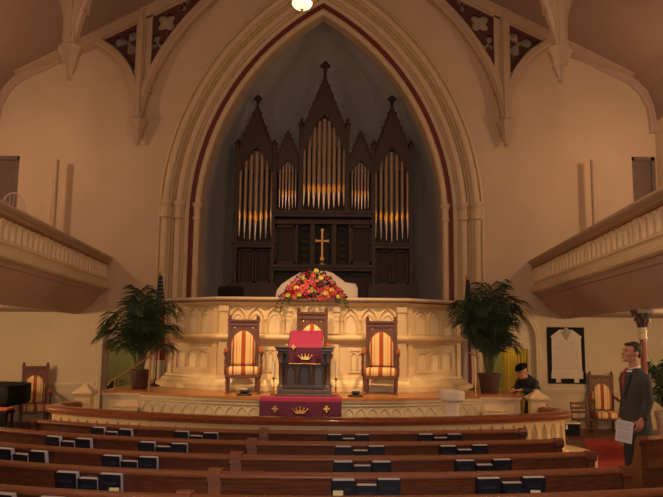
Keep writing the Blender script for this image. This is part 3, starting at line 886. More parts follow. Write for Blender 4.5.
# ================================================================== throne chairs
def make_throne(label, group):
    t = thing('throne_chair', (0, 0, 0), label, 'chair', 0, group)
    w = M['walnut']
    # back: two stiles, crest and a field with a pointed opening filled by upholstery
    b = MB()
    for s in (-1, 1):
        b.box(s*.235-.028, s*.235+.028, .20, .26, 0, 1.20)
    b.build('stile', w, t, smooth=0, bevel=.006)
    op = shift(gothic(.38, .57, .34, 8), 0, .44)
    b = MB(); b.plate([(-.21, .40), (-.21, 1.12), (.21, 1.12), (.21, .40)], [op], .215, .245); b.build('back_frame', w, t, smooth=0)
    b = MB(); b.box(-.255, .255, .195, .262, 1.09, 1.13); b.box(-.27, .27, .185, .268, 1.16, 1.195)
    for k in range(9):
        x = -.2+.05*k; b.tube([(x-.022, .205, 1.13), (x, .205, 1.155), (x+.022, .205, 1.13)], .008, 5)
    b.box(-.255, .255, .205, .255, 1.13, 1.16)
    b.build('crest_rail', w, t, smooth=30)
    for s in (-1, 1):
        b = MB(); b.lathe([(.03, 0), (.036, .01), (.02, .025), (.033, .045), (.028, .06), (.006, .08)], (s*.235, .228, 1.195), 10); b.build('finial', w, t)
        b = MB(); b.lathe([(.001, 0), (.018, .004), (.014, .012), (.003, .018)], (0, 0, 0), 10); b.xf(Matrix.Translation((s*.15, .215, 1.05)) @ Matrix.Rotation(PI/2, 4, 'X')); b.build('boss', M['brass'], t)
    g = gothic(.40, .58, .34, 8); b = MB(); rings = []
    for k, y in ((1, .235), (1, .20), (.94, .175), (.8, .16), (.4, .152)):
        rings.append([(x*k, y, .435+.26+(z-.26)*k) for x, z in g])
    b.loft(rings); b.build('back_cushion', M['stripe'], t, smooth=60)
    # seat
    b = MB(); b.box(-.265, .265, -.26, .22, .25, .30); b.build('seat_rail', w, t, bevel=.008)
    b = MB(); rings = []
    for k, z in ((.97, .30), (1.01, .325), (1.01, .375), (.97, .405), (.85, .422), (.4, .43)):
        rings.append([(x*k, -.03+y*k, z) for x, y in ((-.25, -.24), (.25, -.24), (.265, -.22), (.255, .19), (.24, .2), (-.24, .2), (-.255, .19), (-.265, -.22))])
    b.loft(rings); b.build('seat_cushion', M['stripe'], t, smooth=60)
    for s in (-1, 1):
        b = MB(); b.tube([(s*.245, .21, .74), (s*.255, .12, .70), (s*.28, .0, .655), (s*.29, -.14, .64), (s*.292, -.21, .645), (s*.292, -.235, .625)], [.024, .024, .026, .028, .032, .02], 8); a = b.build('arm', w, t, smooth=60)
        b = MB(); rings = []
        for q in range(7):
            y = .10-.26*q/6; k = math.sin(PI*(q+.35)/6.7)
            rings.append([(s*.283+.034*math.cos(2*PI*j/8), y, .655+.05*(y/.10 if y > 0 else 0)+.012+.04*k*math.sin(2*PI*j/8)) for j in range(8)])
        b.loft(rings); p = b.build('arm_pad', M['rust'], a, smooth=60)
        b = MB(); b.lathe([(.02, .29), (.024, .40), (.016, .45), (.026, .5), (.018, .56), (.024, .62)], (s*.285, -.20, 0), 10); b.build('arm_support', w, t)
        b = MB(); b.lathe([(.024, 0), (.028, .02), (.016, .04), (.022, .10), (.030, .20), (.020, .22), (.034, .25), (.034, .30)], (s*.255, -.225, 0), 10); b.build('leg', w, t)
    return t
thr = make_throne('left of the three striped throne chairs on the platform, left of the pulpit', 'striped throne chairs')
thr.location = (-1.655, 11.62, PZ); thr.rotation_euler.z = R(9)
dup(thr, (.61, 11.70, PZ), R(-5), 'right of the three striped throne chairs on the platform, right of the pulpit')
c = dup(thr, (-.545, 11.765, PZ), 0, 'middle throne chair half hidden behind the draped pulpit'); c.scale = (1.0, 1.0, 1.12)
dup(thr, (at(36, 390, 14.75)[0], 14.72, 0), R(28), 'striped throne chair against the wall beside the black piano')
c = dup(thr, (at(605, 390, 14.9)[0], 14.93, 0), R(-2), 'striped throne chair on the floor right of the marble plaque'); c.scale = (.97, .97, .95)

# ================================================================== pulpit and its cloth
px0 = at(305, 360, 11.05)[0]
t = thing('pulpit', (px0, 11.15, PZ), 'dark carved wooden pulpit with three open arches on its front', 'pulpit')
w = M['pulpit']
b = MB(); b.box(-.43, .43, -.30, .30, 0, .05); b.box(-.41, .41, -.28, .28, .05, .11); b.build('base', w, t, bevel=.008)
b = MB(); b.box(-.34, .34, -.17, .24, .11, .68); b.build('body', w, t, bevel=.006)
b = MB()
for k in (-1, 0, 1):
    b = MB()
    for wi, hh, r, dy in ((.20, .38, .018, -.19), (.13, .30, .012, -.18)):
        b.tube([(k*.215+x, dy, .17+z) for x, z in gothic(wi, hh, .2, 6)], r, 6)
    b.build('arch', w, t, smooth=50)
b = MB(); b.box(-.33, .33, -.20, -.17, .145, .18); b.build('sill', w, t, smooth=0)
for s in (-1, 1):
    for y in (-.22, .22):
        b = MB(); b.lathe([(.062, .11), (.062, .15), (.045, .17), (.036, .20), (.036, .50), (.05, .52), (.042, .54), (.07, .62), (.07, .65)], (s*.36, y, 0), 12); b.build('column', w, t, smooth=40)
b = MB(); b.box(-.41, .41, -.29, .29, .65, .69); b.box(-.44, .44, -.32, .32, .69, .74); b.box(-.46, .46, -.34, .34, .74, .765); b.build('cornice', w, t, bevel=.008)
b = MB(); b.poly_yz([(-.30, .765), (-.30, .79), (.14, 1.0), (.17, 1.0), (.17, .765)], -.26, .26); b.build('book_desk', w, t, bevel=.006)
x0, x1 = at(289, 345, 10.85)[0], at(322, 345, 10.85)[0]; xm = (x0+x1)/2; hw = (x1-x0)/2
cl = thing('pulpit_cloth', (xm, 11.0, 1.45), 'purple cloth with gold crown, top coloured as lit from above, hanging over the pulpit', 'cloth')
yp = 11.15
def sheet(b, prof, xa, xb, th=.008, nx=14, wav=.004):
    rings = []
    for i in range(nx+1):
        x = xa+(xb-xa)*i/nx
        ring = [(x, y-wav*math.sin(i*1.3)*min(1, k*.5), z) for k, (y, z) in enumerate(prof)]
        ring += [(x, y+th*1.0, z-th*.5) for y, z in prof[::-1]]
        rings.append(ring)
    b.loft(rings)
b = MB(); sheet(b, [(yp+.185, 1.80), (yp+.185, 1.962), (yp+.13, 1.966), (yp-.08, 1.865), (yp-.31, 1.752), (yp-.352, 1.728), (yp-.358, 1.70)], x0, x1); b.build('lit_purple_top', M['lit_purple'], cl, True, 60)  # top of the same purple cloth, overhead light painted as a brighter tone
b = MB(); sheet(b, [(yp-.358, 1.70), (yp-.362, 1.60), (yp-.364, 1.45)], x0, x1); b.build('purple_front', M['purple'], cl, True, 60)
b = MB()
b.box(x0, x1, yp-.374, yp-.366, 1.455, 1.463)
b.build('gold_braid', M['gold'], cl, True, 0)
def crown(b, cx, y, cz_, s):
    b.poly_xz([(cx-.5*s, cz_), (cx+.5*s, cz_), (cx+.53*s, cz_+.14*s), (cx-.53*s, cz_+.14*s)], y-.006, y)
    for k, q in enumerate((-.95, -.5, 0, .5, .95)):
        h = (.42, .5, .62, .5, .42)[k]
        b.poly_xz([(cx+q*.5*s-.13*s, cz_+.18*s), (cx+q*.5*s+.13*s, cz_+.18*s), (cx+q*.85*s, cz_+h*s)], y-.006, y)
        b.ball((cx+q*.87*s, y-.003, cz_+(h+.06)*s), .075*s, .006, .075*s, 8, 6)
def patty(b, cx, y, cz_, s):
    for k in range(4):
        a = PI/2*k; c_, s_ = math.cos(a), math.sin(a)
        pts = [(.06, -.05), (.40, -.20), (.50, -.06), (.56, 0), (.50, .06), (.40, .20), (.06, .05)]
        b.poly_xz([(cx+s*(x*c_-z*s_), cz_+s*(x*s_+z*c_)) for x, z in pts], y-.006, y)
    b.ball((cx, y-.004, cz_), .09*s, .006, .09*s, 8, 6)
b = MB(); crown(b, at(305, 360, 10.78)[0], yp-.372, at(305, 359.5, 10.78)[1], .125); b.build('crown_emblem', M['gold'], cl, True, 0)
b = MB(); patty(b, at(293.5, 347, 10.78)[0], yp-.372, at(293.5, 347, 10.78)[1], .07); b.build('cross_emblem', M['gold'], cl, True, 0)
# frontal on the platform riser
x0, x1 = at(259.5, 408, 10.72)[0], at(341.5, 408, 10.72)[0]
fr = thing('riser_cloth', ((x0+x1)/2, 10.70, .60), 'long purple cloth with gold crown and two crosses on the platform riser', 'cloth')
b = MB(); sheet(b, [(10.95, PZ+.012), (10.72, PZ+.012), (10.690, PZ-.0), (10.686, .90)], x0, x1, wav=.002); b.build('lit_purple_edge', M['lit_purple'], fr, True, 60)  # upper edge of the purple cloth, in the painted lit tone
b = MB(); sheet(b, [(10.686, .90), (10.684, .75), (10.682, .58)], x0, x1, wav=.003); b.build('purple_front', M['purple'], fr, True, 60)
b = MB(); x, z = at(300, 413.5, 10.67); crown(b, x, 10.672, z, .135); b.build('crown_emblem', M['gold'], fr, True, 0)
for p in (275, 326.5):
    b = MB(); x, z = at(p, 409, 10.67); patty(b, x, 10.672, z, .092); b.build('cross_emblem', M['gold'], fr, True, 0)

# candlesticks with candles
for p, side in ((273.5, 'left'), (336, 'right')):
    x = at(p, 390, 11.2)[0]
    t = thing('candlestick', (x, 11.2, PZ), 'brass candlestick standing on the platform %s of the pulpit' % side, 'candlestick', 0, 'pulpit candlesticks')
    b = MB(); b.lathe([(.055, 0), (.06, .008), (.035, .025), (.014, .04)], (0, 0, 0), 14); b.build('base', M['brass'], t)
    b = MB(); b.lathe([(.012, .035), (.010, .10), (.018, .12), (.010, .14), (.010, .25)], (0, 0, 0), 10); b.build('shaft', M['brass'], t)
    b = MB(); b.lathe([(.012, .24), (.04, .26), (.042, .268), (.016, .268), (.016, .28)], (0, 0, 0), 14); b.build('drip_pan', M['brass'], t)
    b = MB(); b.lathe([(.021, 0), (.021, .235), (.012, .24), (.003, .245)], (x, 11.2, PZ+.281), 12)
    c = tag(b.build('candle', M['candle'], smooth=40), 'white candle in the brass candlestick %s of the pulpit' % side, 'candle', 'pulpit candles')
    c2 = MB(); c2.tube([(0, 0, .24), (0, .002, .26)], .003, 5); k = c2.build('wick', M['iron'], c)
# low footlights on the boards
for p, side in ((244, 'left'), (355.5, 'right')):
    x = at(p, 394, 11.05)[0]
    t = thing('footlight', (x, 11.08, PZ), 'low dark footlight on the boards in front of the %s throne chair' % side, 'footlight', 0, 'platform footlights')
    b = MB(); b.lathe([(.12, 0), (.125, .012), (.11, .025), (.03, .03)], (0, 0, 0), 18, sx=1, sy=.7); b.build('base', M['iron'], t)
    b = MB(); b.tube([(-.055, 0, .06), (-.03, 0, .062), (.05, 0, .062), (.06, 0, .06)], [.025, .035, .035, .03], 10); b.build('housing', M['iron'], t)
    b = MB(); b.box(-.05, .05, -.02, .02, .092, .105); b.build('lens', M['marble'], t, smooth=0)
    b = MB(); b.box(-.07, -.062, -.015, .015, .02, .07); b.box(.064, .072, -.015, .015, .02, .07); b.build('yoke', M['iron'], t, smooth=0)

# marble font in front of the platform
x = at(452, 400, 10.35)[0]
t = thing('baptismal_font', (x, 10.35, 0), 'white marble font on a slim pedestal in front of the platform', 'font')
b = MB(); b.lathe([(.20, 0), (.20, .08), (.15, .12), (.13, .18)], (0, 0, 0), 8, rot=PI/8); b.build('base', M['marble'], t, smooth=20)
b = MB(); b.lathe([(.13, .17), (.105, .30), (.10, .90), (.11, .945)], (0, 0, 0), 8, rot=PI/8); b.build('pedestal', M['marble'], t, smooth=20)
b = MB(); b.lathe([(.10, .94), (.15, .965), (.18, .985), (.185, 1.0), (.185, 1.105), (.175, 1.115), (.14, 1.115), (.10, 1.07), (.02, 1.06)], (0, 0, 0), 8, rot=PI/8); b.build('bowl', M['marble'], t, smooth=20)

# ================================================================== communion rail
hp = [(0, 9.41), (1, 9.49), (2, 9.73), (2.9, 10.07), (3.5, 10.38), (3.74, 10.57), (3.84, 10.80), (3.80, 11.05), (3.70, 11.30)]
hp = catmull(hp, 8)
RP = [(AX-u, y) for u, y in hp[::-1]]+[(AX+u, y) for u, y in hp[1:]]
cum = [0]
for i in range(1, len(RP)): cum.append(cum[-1]+math.dist(RP[i], RP[i-1]))
def rail_pt(s, d=0):
    s = max(0, min(cum[-1]-1e-6, s)); i = 0
    while cum[i+1] < s: i += 1
    f = (s-cum[i])/(cum[i+1]-cum[i]); a, c = Vector(RP[i]), Vector(RP[i+1]); tv = (c-a).normalized()
    p = a+(c-a)*f
    return (p.x+tv.y*d, p.y-tv.x*d)
t = thing('communion_rail', (AX, 10.2, 0), 'curved communion rail with mahogany top and pierced cream balustrade', 'rail')
def rail_sweep(prof, n=110):
    b = MB(); b.loft([[(*rail_pt(cum[-1]*i/n, d), z) for d, z in prof] for i in range(n+1)]); return b
rail_sweep([(.10, .715), (.12, .73), (.125, .77), (.10, .80), (.04, .815), (-.04, .815), (-.10, .80), (-.125, .77), (-.12, .73), (-.10, .715), (-.05, .705), (.05, .705)]).build('hand_rail', M['rail'], t, True, 40)
rail_sweep([(.05, .69), (.05, .71), (-.05, .71), (-.05, .69)]).build('upper_plate', M['screen'], t, True, 30)
rail_sweep([(.07, .20), (.07, .27), (-.07, .27), (-.07, .20)]).build('lower_plate', M['screen'], t, True, 30)
rail_sweep([(.46, 0), (.46, .19), (.44, .21), (-.14, .21), (-.14, 0)]).build('kerb_step', M['screen'], t, True, 30)
b = MB(); nb = 52; bw = cum[-1]/nb
for i in range(nb):
    hole = gothic(bw*.62, .36, .20, 5); hole = [(x, z+.312) for x, z in hole]
    i0 = b.mark()
    b.plate([(-bw/2, .25), (-bw/2, .69), (bw/2, .69), (bw/2, .25)], [hole], -.022, .022)
    sc = (i+.5)*bw
    b.v[i0:] = [(*rail_pt(sc+x, -y), z) for x, y, z in b.v[i0:]]
b.build('balustrade', M['screen'], t, True, 0)
for k, (px, yy) in enumerate(((85, 11.5), (537, 11.46))):
    x = at(px, 400, yy)[0]
    side = ('left', 'right')[k]
    t = thing('newel_post', (x, yy, 0), 'cream newel post with pyramid cap at the %s end of the communion rail' % side, 'newel post', 0, 'communion rail newels')
    b = MB(); b.box(-.115, .115, -.115, .115, .0, .86); b.build('shaft', M['screen'], t, bevel=.01)
    b = MB(); b.lathe([(.16, .86), (.19, .90), (.225, .92), (.225, .945), (.07, 1.03), (.06, 1.06), (.02, 1.07)], (0, 0, 0), 4, rot=PI/4); b.build('cap', M['screen'], t, smooth=0)
    b = MB(); b.box(-.16, .16, -.16, .16, 0, .12); b.build('plinth', M['screen'], t, bevel=.01)

# wall plaque
x0, z1 = at(547.3, 327, W-.06); x1, z0 = at(586.5, 384, W-.06)
pw, phh = x1-x0, z1-z0
t = thing('wall_plaque', ((x0+x1)/2, W-.001, z0), 'white marble memorial tablet on a black backing beside the right doorway', 'plaque')
b = MB(); b.box(-pw/2, pw/2, -.03, 0, 0, phh); b.build('backing', M['black'], t, bevel=.004)
pts = [(-pw*.42, phh*.09), (pw*.42, phh*.09), (pw*.42, phh*.20), (pw*.40, phh*.22), (pw*.39, phh*.80), (pw*.42, phh*.83), (pw*.28, phh*.90), (pw*.18, phh*.95), (pw*.10, phh*.955),
       (-pw*.10, phh*.955), (-pw*.18, phh*.95), (-pw*.28, phh*.90), (-pw*.42, phh*.83), (-pw*.39, phh*.80), (-pw*.40, phh*.22), (-pw*.42, phh*.20)]
b = MB(); b.poly_xz(pts, -.055, -.03); b.box(-pw*.42, pw*.42, -.065, -.03, phh*.20, phh*.215)
for s in (-1, 1): b.box(s*pw*.24-.05, s*pw*.24+.05, -.07, -.03, phh*.02, phh*.09)
b.build('tablet', M['tablet'], t, smooth=0)
b = MB()
b.ball((0, -.06, phh*.93), pw*.08, .02, pw*.10, 12, 8)
for s in (-1, 1):
    b.ball((s*pw*.09, -.058, phh*.91), pw*.05, .015, pw*.05, 10, 6); b.ball((s*pw*.05, -.058, phh*.85), pw*.04, .015, pw*.06, 10, 6)
b.ball((0, -.058, phh*.80), pw*.045, .015, pw*.05, 10, 6)
b.build('carved_crest', M['engrave'], t, smooth=60)
rnd = random.Random(4); b = MB()
for k in range(17):
    z = phh*.74-k*phh*.03; x = -pw*.32
    half = pw*(.32 if k % 6 else .22)
    x = -half
    while x < half-.01:
        l = rnd.uniform(.015, .06); b.box(x, min(half, x+l), -.0565, -.0548, z, z+phh*.010); x += l+.012
b.build('inscription', M['engrave'], t, smooth=0)
# ================================================================== pews
def row_y(Y0, x): return Y0+(.082 if x < -.6 else .055)*(x+.6)**2
def pew_sweep(Y0, x0, x1, prof, n=26):
    b = MB()
    b.loft([[(x0+(x1-x0)*i/n, row_y(Y0, x0+(x1-x0)*i/n)+dy, z) for dy, z in prof] for i in range(n+1)])
    return b
def pew_end(b, Y0, x, hw):
    y = row_y(Y0, x)
    pts = [(.46, 0), (.46, .42), (.40, .50), (.30, .55), (.20, .60), (.12, .74), (.08, .86), (.02, .905), (-.05, .905), (-.075, .88), (-.075, .85), (-.05, .82), (-.05, .30), (-.09, .10), (-.09, 0)]
    b.poly_yz([(y+dy, z) for dy, z in pts], x-hw, x+hw)
    b.tube([(x-hw*1.5, y-.02, .868), (x+hw*1.5, y-.02, .868)], .046, 12)
def make_pew(Y0, x0, x1, label, group, ends, divider=False):
    t = thing('pew', ((x0+x1)/2, row_y(Y0, (x0+x1)/2), 0), label, 'pew', 0, group)
    def bd(b, nm, m, sm=35): return b.build(nm, m, t, True, sm)
    bd(pew_sweep(Y0, x0, x1, [(.09, .06), (.065, .40), (-.012, .865), (.022, .865), (.10, .40), (.125, .06)]), 'backrest', M['pew'])
    bd(pew_sweep(Y0, x0, x1, [(-.03, .855), (-.048, .868), (-.048, .885), (-.03, .898), (.0, .903), (.045, .898), (.055, .88), (.045, .858)]), 'cap_rail', M['cap'], 60)
    bd(pew_sweep(Y0, x0, x1, [(.08, .40), (.08, .44), (.46, .455), (.48, .43), (.46, .41)]), 'seat', M['pew'])
    bd(pew_sweep(Y0, x0, x1, [(.05, .62), (-.135, .62), (-.135, .70), (-.12, .70), (-.12, .635), (.05, .635)]), 'book_rack', M['pew'])
    for x in ends:
        b = MB(); pew_end(b, Y0, x, .03); bd(b, 'end_panel', M['pew'], 30)
    if divider:
        b = MB(); x = x0-.02; y = row_y(Y0, x)
        b.box(x-.045, x+.045, y-.01, y+.13, .0, .86); b.box(x-.046, x+.046, y-.06, y+.09, .845, .912)
        b.tube([(x-.044, y, .90), (x+.044, y, .90)], .028, 10)
        bd(b, 'divider_post', M['cap'], 25)
    return t
ROWS = [(7.40, -3.50, 1.92), (6.62, -3.75, 2.08), (5.84, -3.85, 2.12), (5.11, -3.85, 2.14), (4.36, -3.85, 2.16)]
DIV = [-.77, -.79, -.82, -.86, -.91]
ORD = ['frontmost', 'second', 'third', 'fourth', 'nearest']
for k, (Y0, xl, xr) in enumerate(ROWS):
    make_pew(Y0, xl, DIV[k]-.10, '%s pew left of the divider posts, counted from the communion rail' % ORD[k] if k else 'frontmost pew left of the divider posts, nearest the communion rail', 'pews in the left block', [xl])
    make_pew(Y0, DIV[k]-.03, xr, '%s pew right of the divider posts, counted from the communion rail' % ORD[k] if k else 'frontmost pew right of the divider posts, nearest the communion rail', 'pews in the right block', [xr], True)
# pew across the right aisle, its end in front of the standing man
xq = at(637, 427, 7.35)[0]
make_pew(6.55, xq, xq+2.6, 'pew across the right aisle whose end hides the standing man\'s legs', 'pews across the aisle', [xq])

# ================================================================== hymnals in the racks
def make_book(w, h, label, group):
    t = thing('hymnal', (0, 0, 0), label, 'book', 0, group)
    th = .056
    b = MB(); b.box(-w/2, w/2, -th, -th+.005, 0, h); b.box(-w/2, w/2, -.005, 0, 0, h); b.box(-w/2, -w/2+.006, -th, 0, 0, h); b.build('cover', M['book'], t, smooth=0, bevel=.0015)
    b = MB(); b.box(-w/2+.006, w/2-.004, -th+.005, -.005, .003, h-.002); b.build('page_block', M['pages'], t, smooth=0)
    rr = random.Random(int(w*1000)); b = MB()
    for row, (z, a, ch) in enumerate(((h*.72, .30, .016), (h*.56, .10, .010))):
        x = -w*a
        while x < w*a:
            l = rr.uniform(.006, .012)
            if rr.random() < .5: b.box(x, x+.003, -th-.0008, -th+.001, z-ch/2, z+ch/2); b.box(x, x+l, -th-.0008, -th+.001, z+ch*.3, z+ch*.5)
            else: b.box(x, x+l, -th-.0008, -th+.001, z-ch*.5, z-ch*.3); b.box(x+l-.003, x+l, -th-.0008, -th+.001, z-ch/2, z+ch/2)
            x += l+.006
    b.build('lettering', M['letter'], t, smooth=0)
    return t
SETS = [(0, 91, 133, 'left end set in the frontmost left pew'), (0, 174, 218, 'second set in the frontmost left pew'), (0, 326, 369, 'first set right of the divider in the frontmost pew'), (0, 417, 461, 'set near the right end of the frontmost pew'),
        (1, 46, 93, 'left end set in the second left pew'), (1, 139, 188, 'inner set in the second left pew'), (1, 334, 384, 'first set right of the divider in the second pew'), (1, 438, 487, 'right hand set in the second pew'),
        (2, -2, 49, 'left end set in the third left pew'), (2, 103, 159, 'inner set in the third left pew'), (2, 332, 390, 'first set right of the divider in the third pew'), (2, 453.6, 510, 'right hand set in the third pew'),
        (3, 58, 124, 'only set in the fourth left pew'), (3, 330, 400, 'first set right of the divider in the fourth pew'), (3, 474, 543, 'right hand set in the fourth pew'),
        (4, -5, 69, 'set in the nearest left pew, bottom left corner')]
big = small = None
rnd = random.Random(7)
SETXY = {}
for si, (k, p0, p1, where) in enumerate(SETS):
    Y0 = ROWS[k][0]
    hz = 455
    X = lambda p: (lambda y: at(p, hz, y)[0])(Y0)
    def solve(p):
        y = Y0
        for _ in range(4):
            x = at(p, 465, y-.08)[0]; y = row_y(Y0, x)
        return x
    xa, xb = solve(p0), solve(p1); wd = xb-xa
    for j, (f, kind, word) in enumerate(((.18, 'big', 'left tall navy hymnal'), (.515, 'small', 'short middle navy hymnal'), (.83, 'big', 'right tall navy hymnal'))):
        x = xa+wd*f; y = row_y(Y0, x)
        sl = math.atan(2*(.082 if x < -.6 else .055)*(x+.6))
        label = '%s, %s' % (word, where)
        if kind == 'big':
            if big is None: big = make_book(.172, .215, label, 'hymnals in the pew racks'); o = big; o['label'] = label
            else: o = dup(big, (0, 0, 0), 0, label)
            z = .665
        else:
            if small is None: small = make_book(.150, .19, label, 'hymnals in the pew racks'); o = small
            else: o = dup(small, (0, 0, 0), 0, label)
            z = .655
        o.scale.x = (wd*(.33 if kind == 'big' else .30))/(.172 if kind == 'big' else .150)
        o.location = (x, y-.022 if kind == 'big' else y-.03, z+.004*rnd.random())
        o.rotation_euler = (R(9+rnd.uniform(-1.5, 1.5)), 0, sl+R(rnd.uniform(-2, 2)))
    SETXY[si] = (xa, xb)
# yellow cards tucked in front of three sets
for p, py, k, where in ((338, 493, 3, 'first hymnal set right of the divider, fourth pew'), (535.5, 492.5, 3, 'right hand hymnal set, fourth pew'), (114, 490, 3, 'right book of the fourth left pew set')):
    x, _ = at(p, py, 5.0); y = row_y(5.11, x)-.117; x, z = at(p, py, y)
    b = MB(); b.box(x-.035, x+.035, y-.001, y+.001, .637, z+.016)
    c = tag(b.build('offering_card', M['card'], smooth=0), 'yellow card by the %s' % where, 'card', 'yellow cards in the racks')

# red carpet in the right aisle
b = MB(); pts = []
for y in (12.9, 12.0, 11.0, 10.0, 9.0, 8.0, 6.0, 3.5):
    pts.append((3.85 if y > 11 else 3.65-(11-y)*.18, y))
pts = [(4.05, 13.0)]+pts
right = [(5.05, 13.6), (4.85, 12), (4.75, 11), (4.45, 10), (4.1, 9), (3.45, 8.6), (2.98, 7.2), (2.9, 3.5)]
left = [(4.50, 13.6), (4.05, 12), (3.80, 11), (3.62, 10), (3.2, 9), (2.75, 8), (2.45, 6.8), (2.4, 3.5)]
b.poly_xy(left+right[::-1], .001, .016)
tag(b.build('aisle_carpet', M['carpet'], smooth=0), 'red carpet running along the right aisle to the platform', 'carpet')

# ================================================================== small furniture
# ladder-back chair beside the right throne chair
x = at(582.5, 420, 14.4)[0]
t = thing('ladder_chair', (x, 14.35, 0), 'small wooden ladder-back chair left of the throne chair by the plaque', 'chair', R(10))
w = M['walnut']
b = MB(); b.box(-.17, .17, -.17, .15, .28, .31); b.build('seat', w, t, bevel=.006)
for s in (-1, 1):
    b = MB(); b.tube([(s*.155, .15, 0), (s*.155, .15, .3), (s*.16, .20, .62)], .016, 8); b.build('leg', w, t)
    b = MB(); b.tube([(s*.155, -.15, 0), (s*.155, -.15, .29)], .016, 8); b.build('leg', w, t)
for z in (.42, .50, .59):
    b = MB(); y = .15+.05*(z-.3)/.32; b.box(-.155, .155, y-.008, y+.008, z-.022, z+.022); b.build('back_slat', w, t)
b = MB(); b.box(-.15, .15, -.158, -.142, .12, .14); b.box(-.163, -.147, -.15, .15, .15, .17); b.box(.147, .163, -.15, .15, .15, .17); b.build('stretcher', w, t)
# low cream-topped box by the rail end
x = at(571.5, 430, 14.3)[0]
t = thing('low_cabinet', (x, 14.3, 0), 'low black cabinet with cream top beside the rail end and small chair', 'cabinet')
b = MB(); b.box(-.12, .12, -.12, .12, 0, .22); b.build('body', M['black'], t)
b = MB(); b.box(-.17, .13, -.16, .16, .22, .26); b.build('top', M['trim'], t, bevel=.006)
b = MB(); b.box(-.15, -.11, -.125, -.12, .12, .21); b.build('label_plate', M['paper'], t, smooth=0)

# grand piano and bench at the left edge
x0 = at(33, 395, 13.9)[0]
t = thing('grand_piano', (x0-.8, 13.75, 0), 'black grand piano cut off by the left edge of the picture', 'piano')
pl = catmull([(-1.0, -.62), (.45, -.62), (.68, -.50), (.78, -.20), (.74, .15), (.60, .45), (.30, .60), (-.1, .68), (-.6, .74), (-1.0, .74)], 4)
def sc(p, k): return [(x*k, y*k) for x, y in p]
b = MB(); b.loft([[(x*k, y*k, z) for x, y in pl] for k, z in ((.93, .53), (.98, .545), (1, .58), (1, .84), (.985, .87))]); b.build('case', M['black'], t, smooth=40)
b = MB(); b.loft([[(x*k, y*k, z) for x, y in pl] for k, z in ((1.0, .872), (1.01, .885), (1.0, .90), (.97, .905))]); b.build('lid', M['black'], t, smooth=40)
for lx, ly in ((.52, -.40), (-.75, -.50), (-.5, .5), (.18, -.42)):
    b = MB(); b.lathe([(.035, 0), (.045, .03), (.045, .06), (.05, .10), (.075, .42), (.08, .56)], (lx, ly, 0), 8, rot=PI/8); b.build('leg', M['black'], t)
t = thing('piano_bench', (at(-8, 405, 12.9)[0], 12.85, 0), 'black bench with tan padded top in front of the grand piano', 'bench')
b = MB(); b.box(-.38, .38, -.17, .17, .44, .49); b.build('frame', M['black'], t, bevel=.005)
b = MB(); b.box(-.37, .37, -.16, .16, .49, .53); b.build('padded_top', M['rust'], t, bevel=.012)
for sx in (-1, 1):
    for sy in (-1, 1):
        b = MB(); b.lathe([(.018, 0), (.028, .44)], (sx*.34, sy*.14, 0), 8); b.build('leg', M['black'], t)

# music stand in the left vestry doorway
x, z = at(110, 384, W+.75)
t = thing('music_stand', (x, W+.8, 0), 'black music stand inside the green lit left doorway', 'music stand')
b = MB(); b.tube([(0, 0, 0), (0, 0, z-.1)], .014, 8); b.build('pole', M['iron'], t)
b = MB(); b.box(-.16, .16, -.015, .0, -.10, .10); b.box(-.16, .16, -.06, 0, -.10, -.09); b.xf(Matrix.Translation((0, 0, z-.06)) @ Matrix.Rotation(R(-35), 4, 'Y') @ Matrix.Rotation(R(-50), 4, 'X')); b.build('desk', M['iron'], t)
for a in range(3):
    b = MB(); b.tube([(0, 0, .16), (.2*math.cos(a*2.1), .2*math.sin(a*2.1), .01)], .009, 6); b.build('leg', M['iron'], t)
for px, py, nm in ((122, 381, 'upper'), (122, 386, 'lower')):
    x, z = at(px, py, W+.9)
    t = thing('cymbal', (x, W+.9, 0), '%s dark disc on a stand inside the green lit left doorway' % nm, 'cymbal', 0, 'stands in the left doorway')
    b = MB(); b.lathe([(.005, z-.01), (.10, z), (.10, z+.006), (.02, z+.02), (.004, z+.03)], (0, 0, 0), 16); b.build('plate', M['iron'], t)
    b = MB(); b.tube([(0, 0, 0), (0, 0, z)], .009, 6); b.build('pole', M['iron'], t)

# brass handrails of the platform steps
p0 = Vector((at(115, 379, 11.70)[0], 11.70, at(115, 379, 11.70)[1])); p1 = Vector((at(150.5, 356, 11.86)[0], 11.86, at(150.5, 356, 11.86)[1])); p2 = Vector((at(167, 345.5, 12.25)[0], 12.25, at(167, 345.5, 12.25)[1]))
t = thing('handrail', (p0.x, p0.y, PZ), 'sloping brass handrail left of the platform, crossing the palm pot', 'handrail')
b = MB(); b.tube([p0+Vector((-.10, -.04, -.10)), p0+Vector((-.06, -.02, -.02)), p0, p1, p2], .014, 8); b.build('rail', M['dullbrass'], t, True, 60)
b = MB(); b.tube([(p0.x, p0.y, PZ), p0], .013, 8); b.build('post', M['dullbrass'], t, True, 60)
b = MB(); b.tube([(p1.x, p1.y, PZ), p1], .015, 8); b.build('post', M['dullbrass'], t, True, 60)
x, z = at(475, 356, 11.84)
t = thing('handrail', (x, 11.84, PZ), 'upright brass handrail post right of the screen beside the palm pot', 'handrail')
b = MB(); b.tube([(0, 0, 0), (0, 0, z-PZ)], .015, 8); b.build('post', M['brass'], t, smooth=60)
b = MB(); b.tube([(.06, -.03, z-PZ-.04), (0, 0, z-PZ), (-.16, .40, z-PZ+.13)], .013, 8); b.build('rail', M['dullbrass'], t, smooth=60)

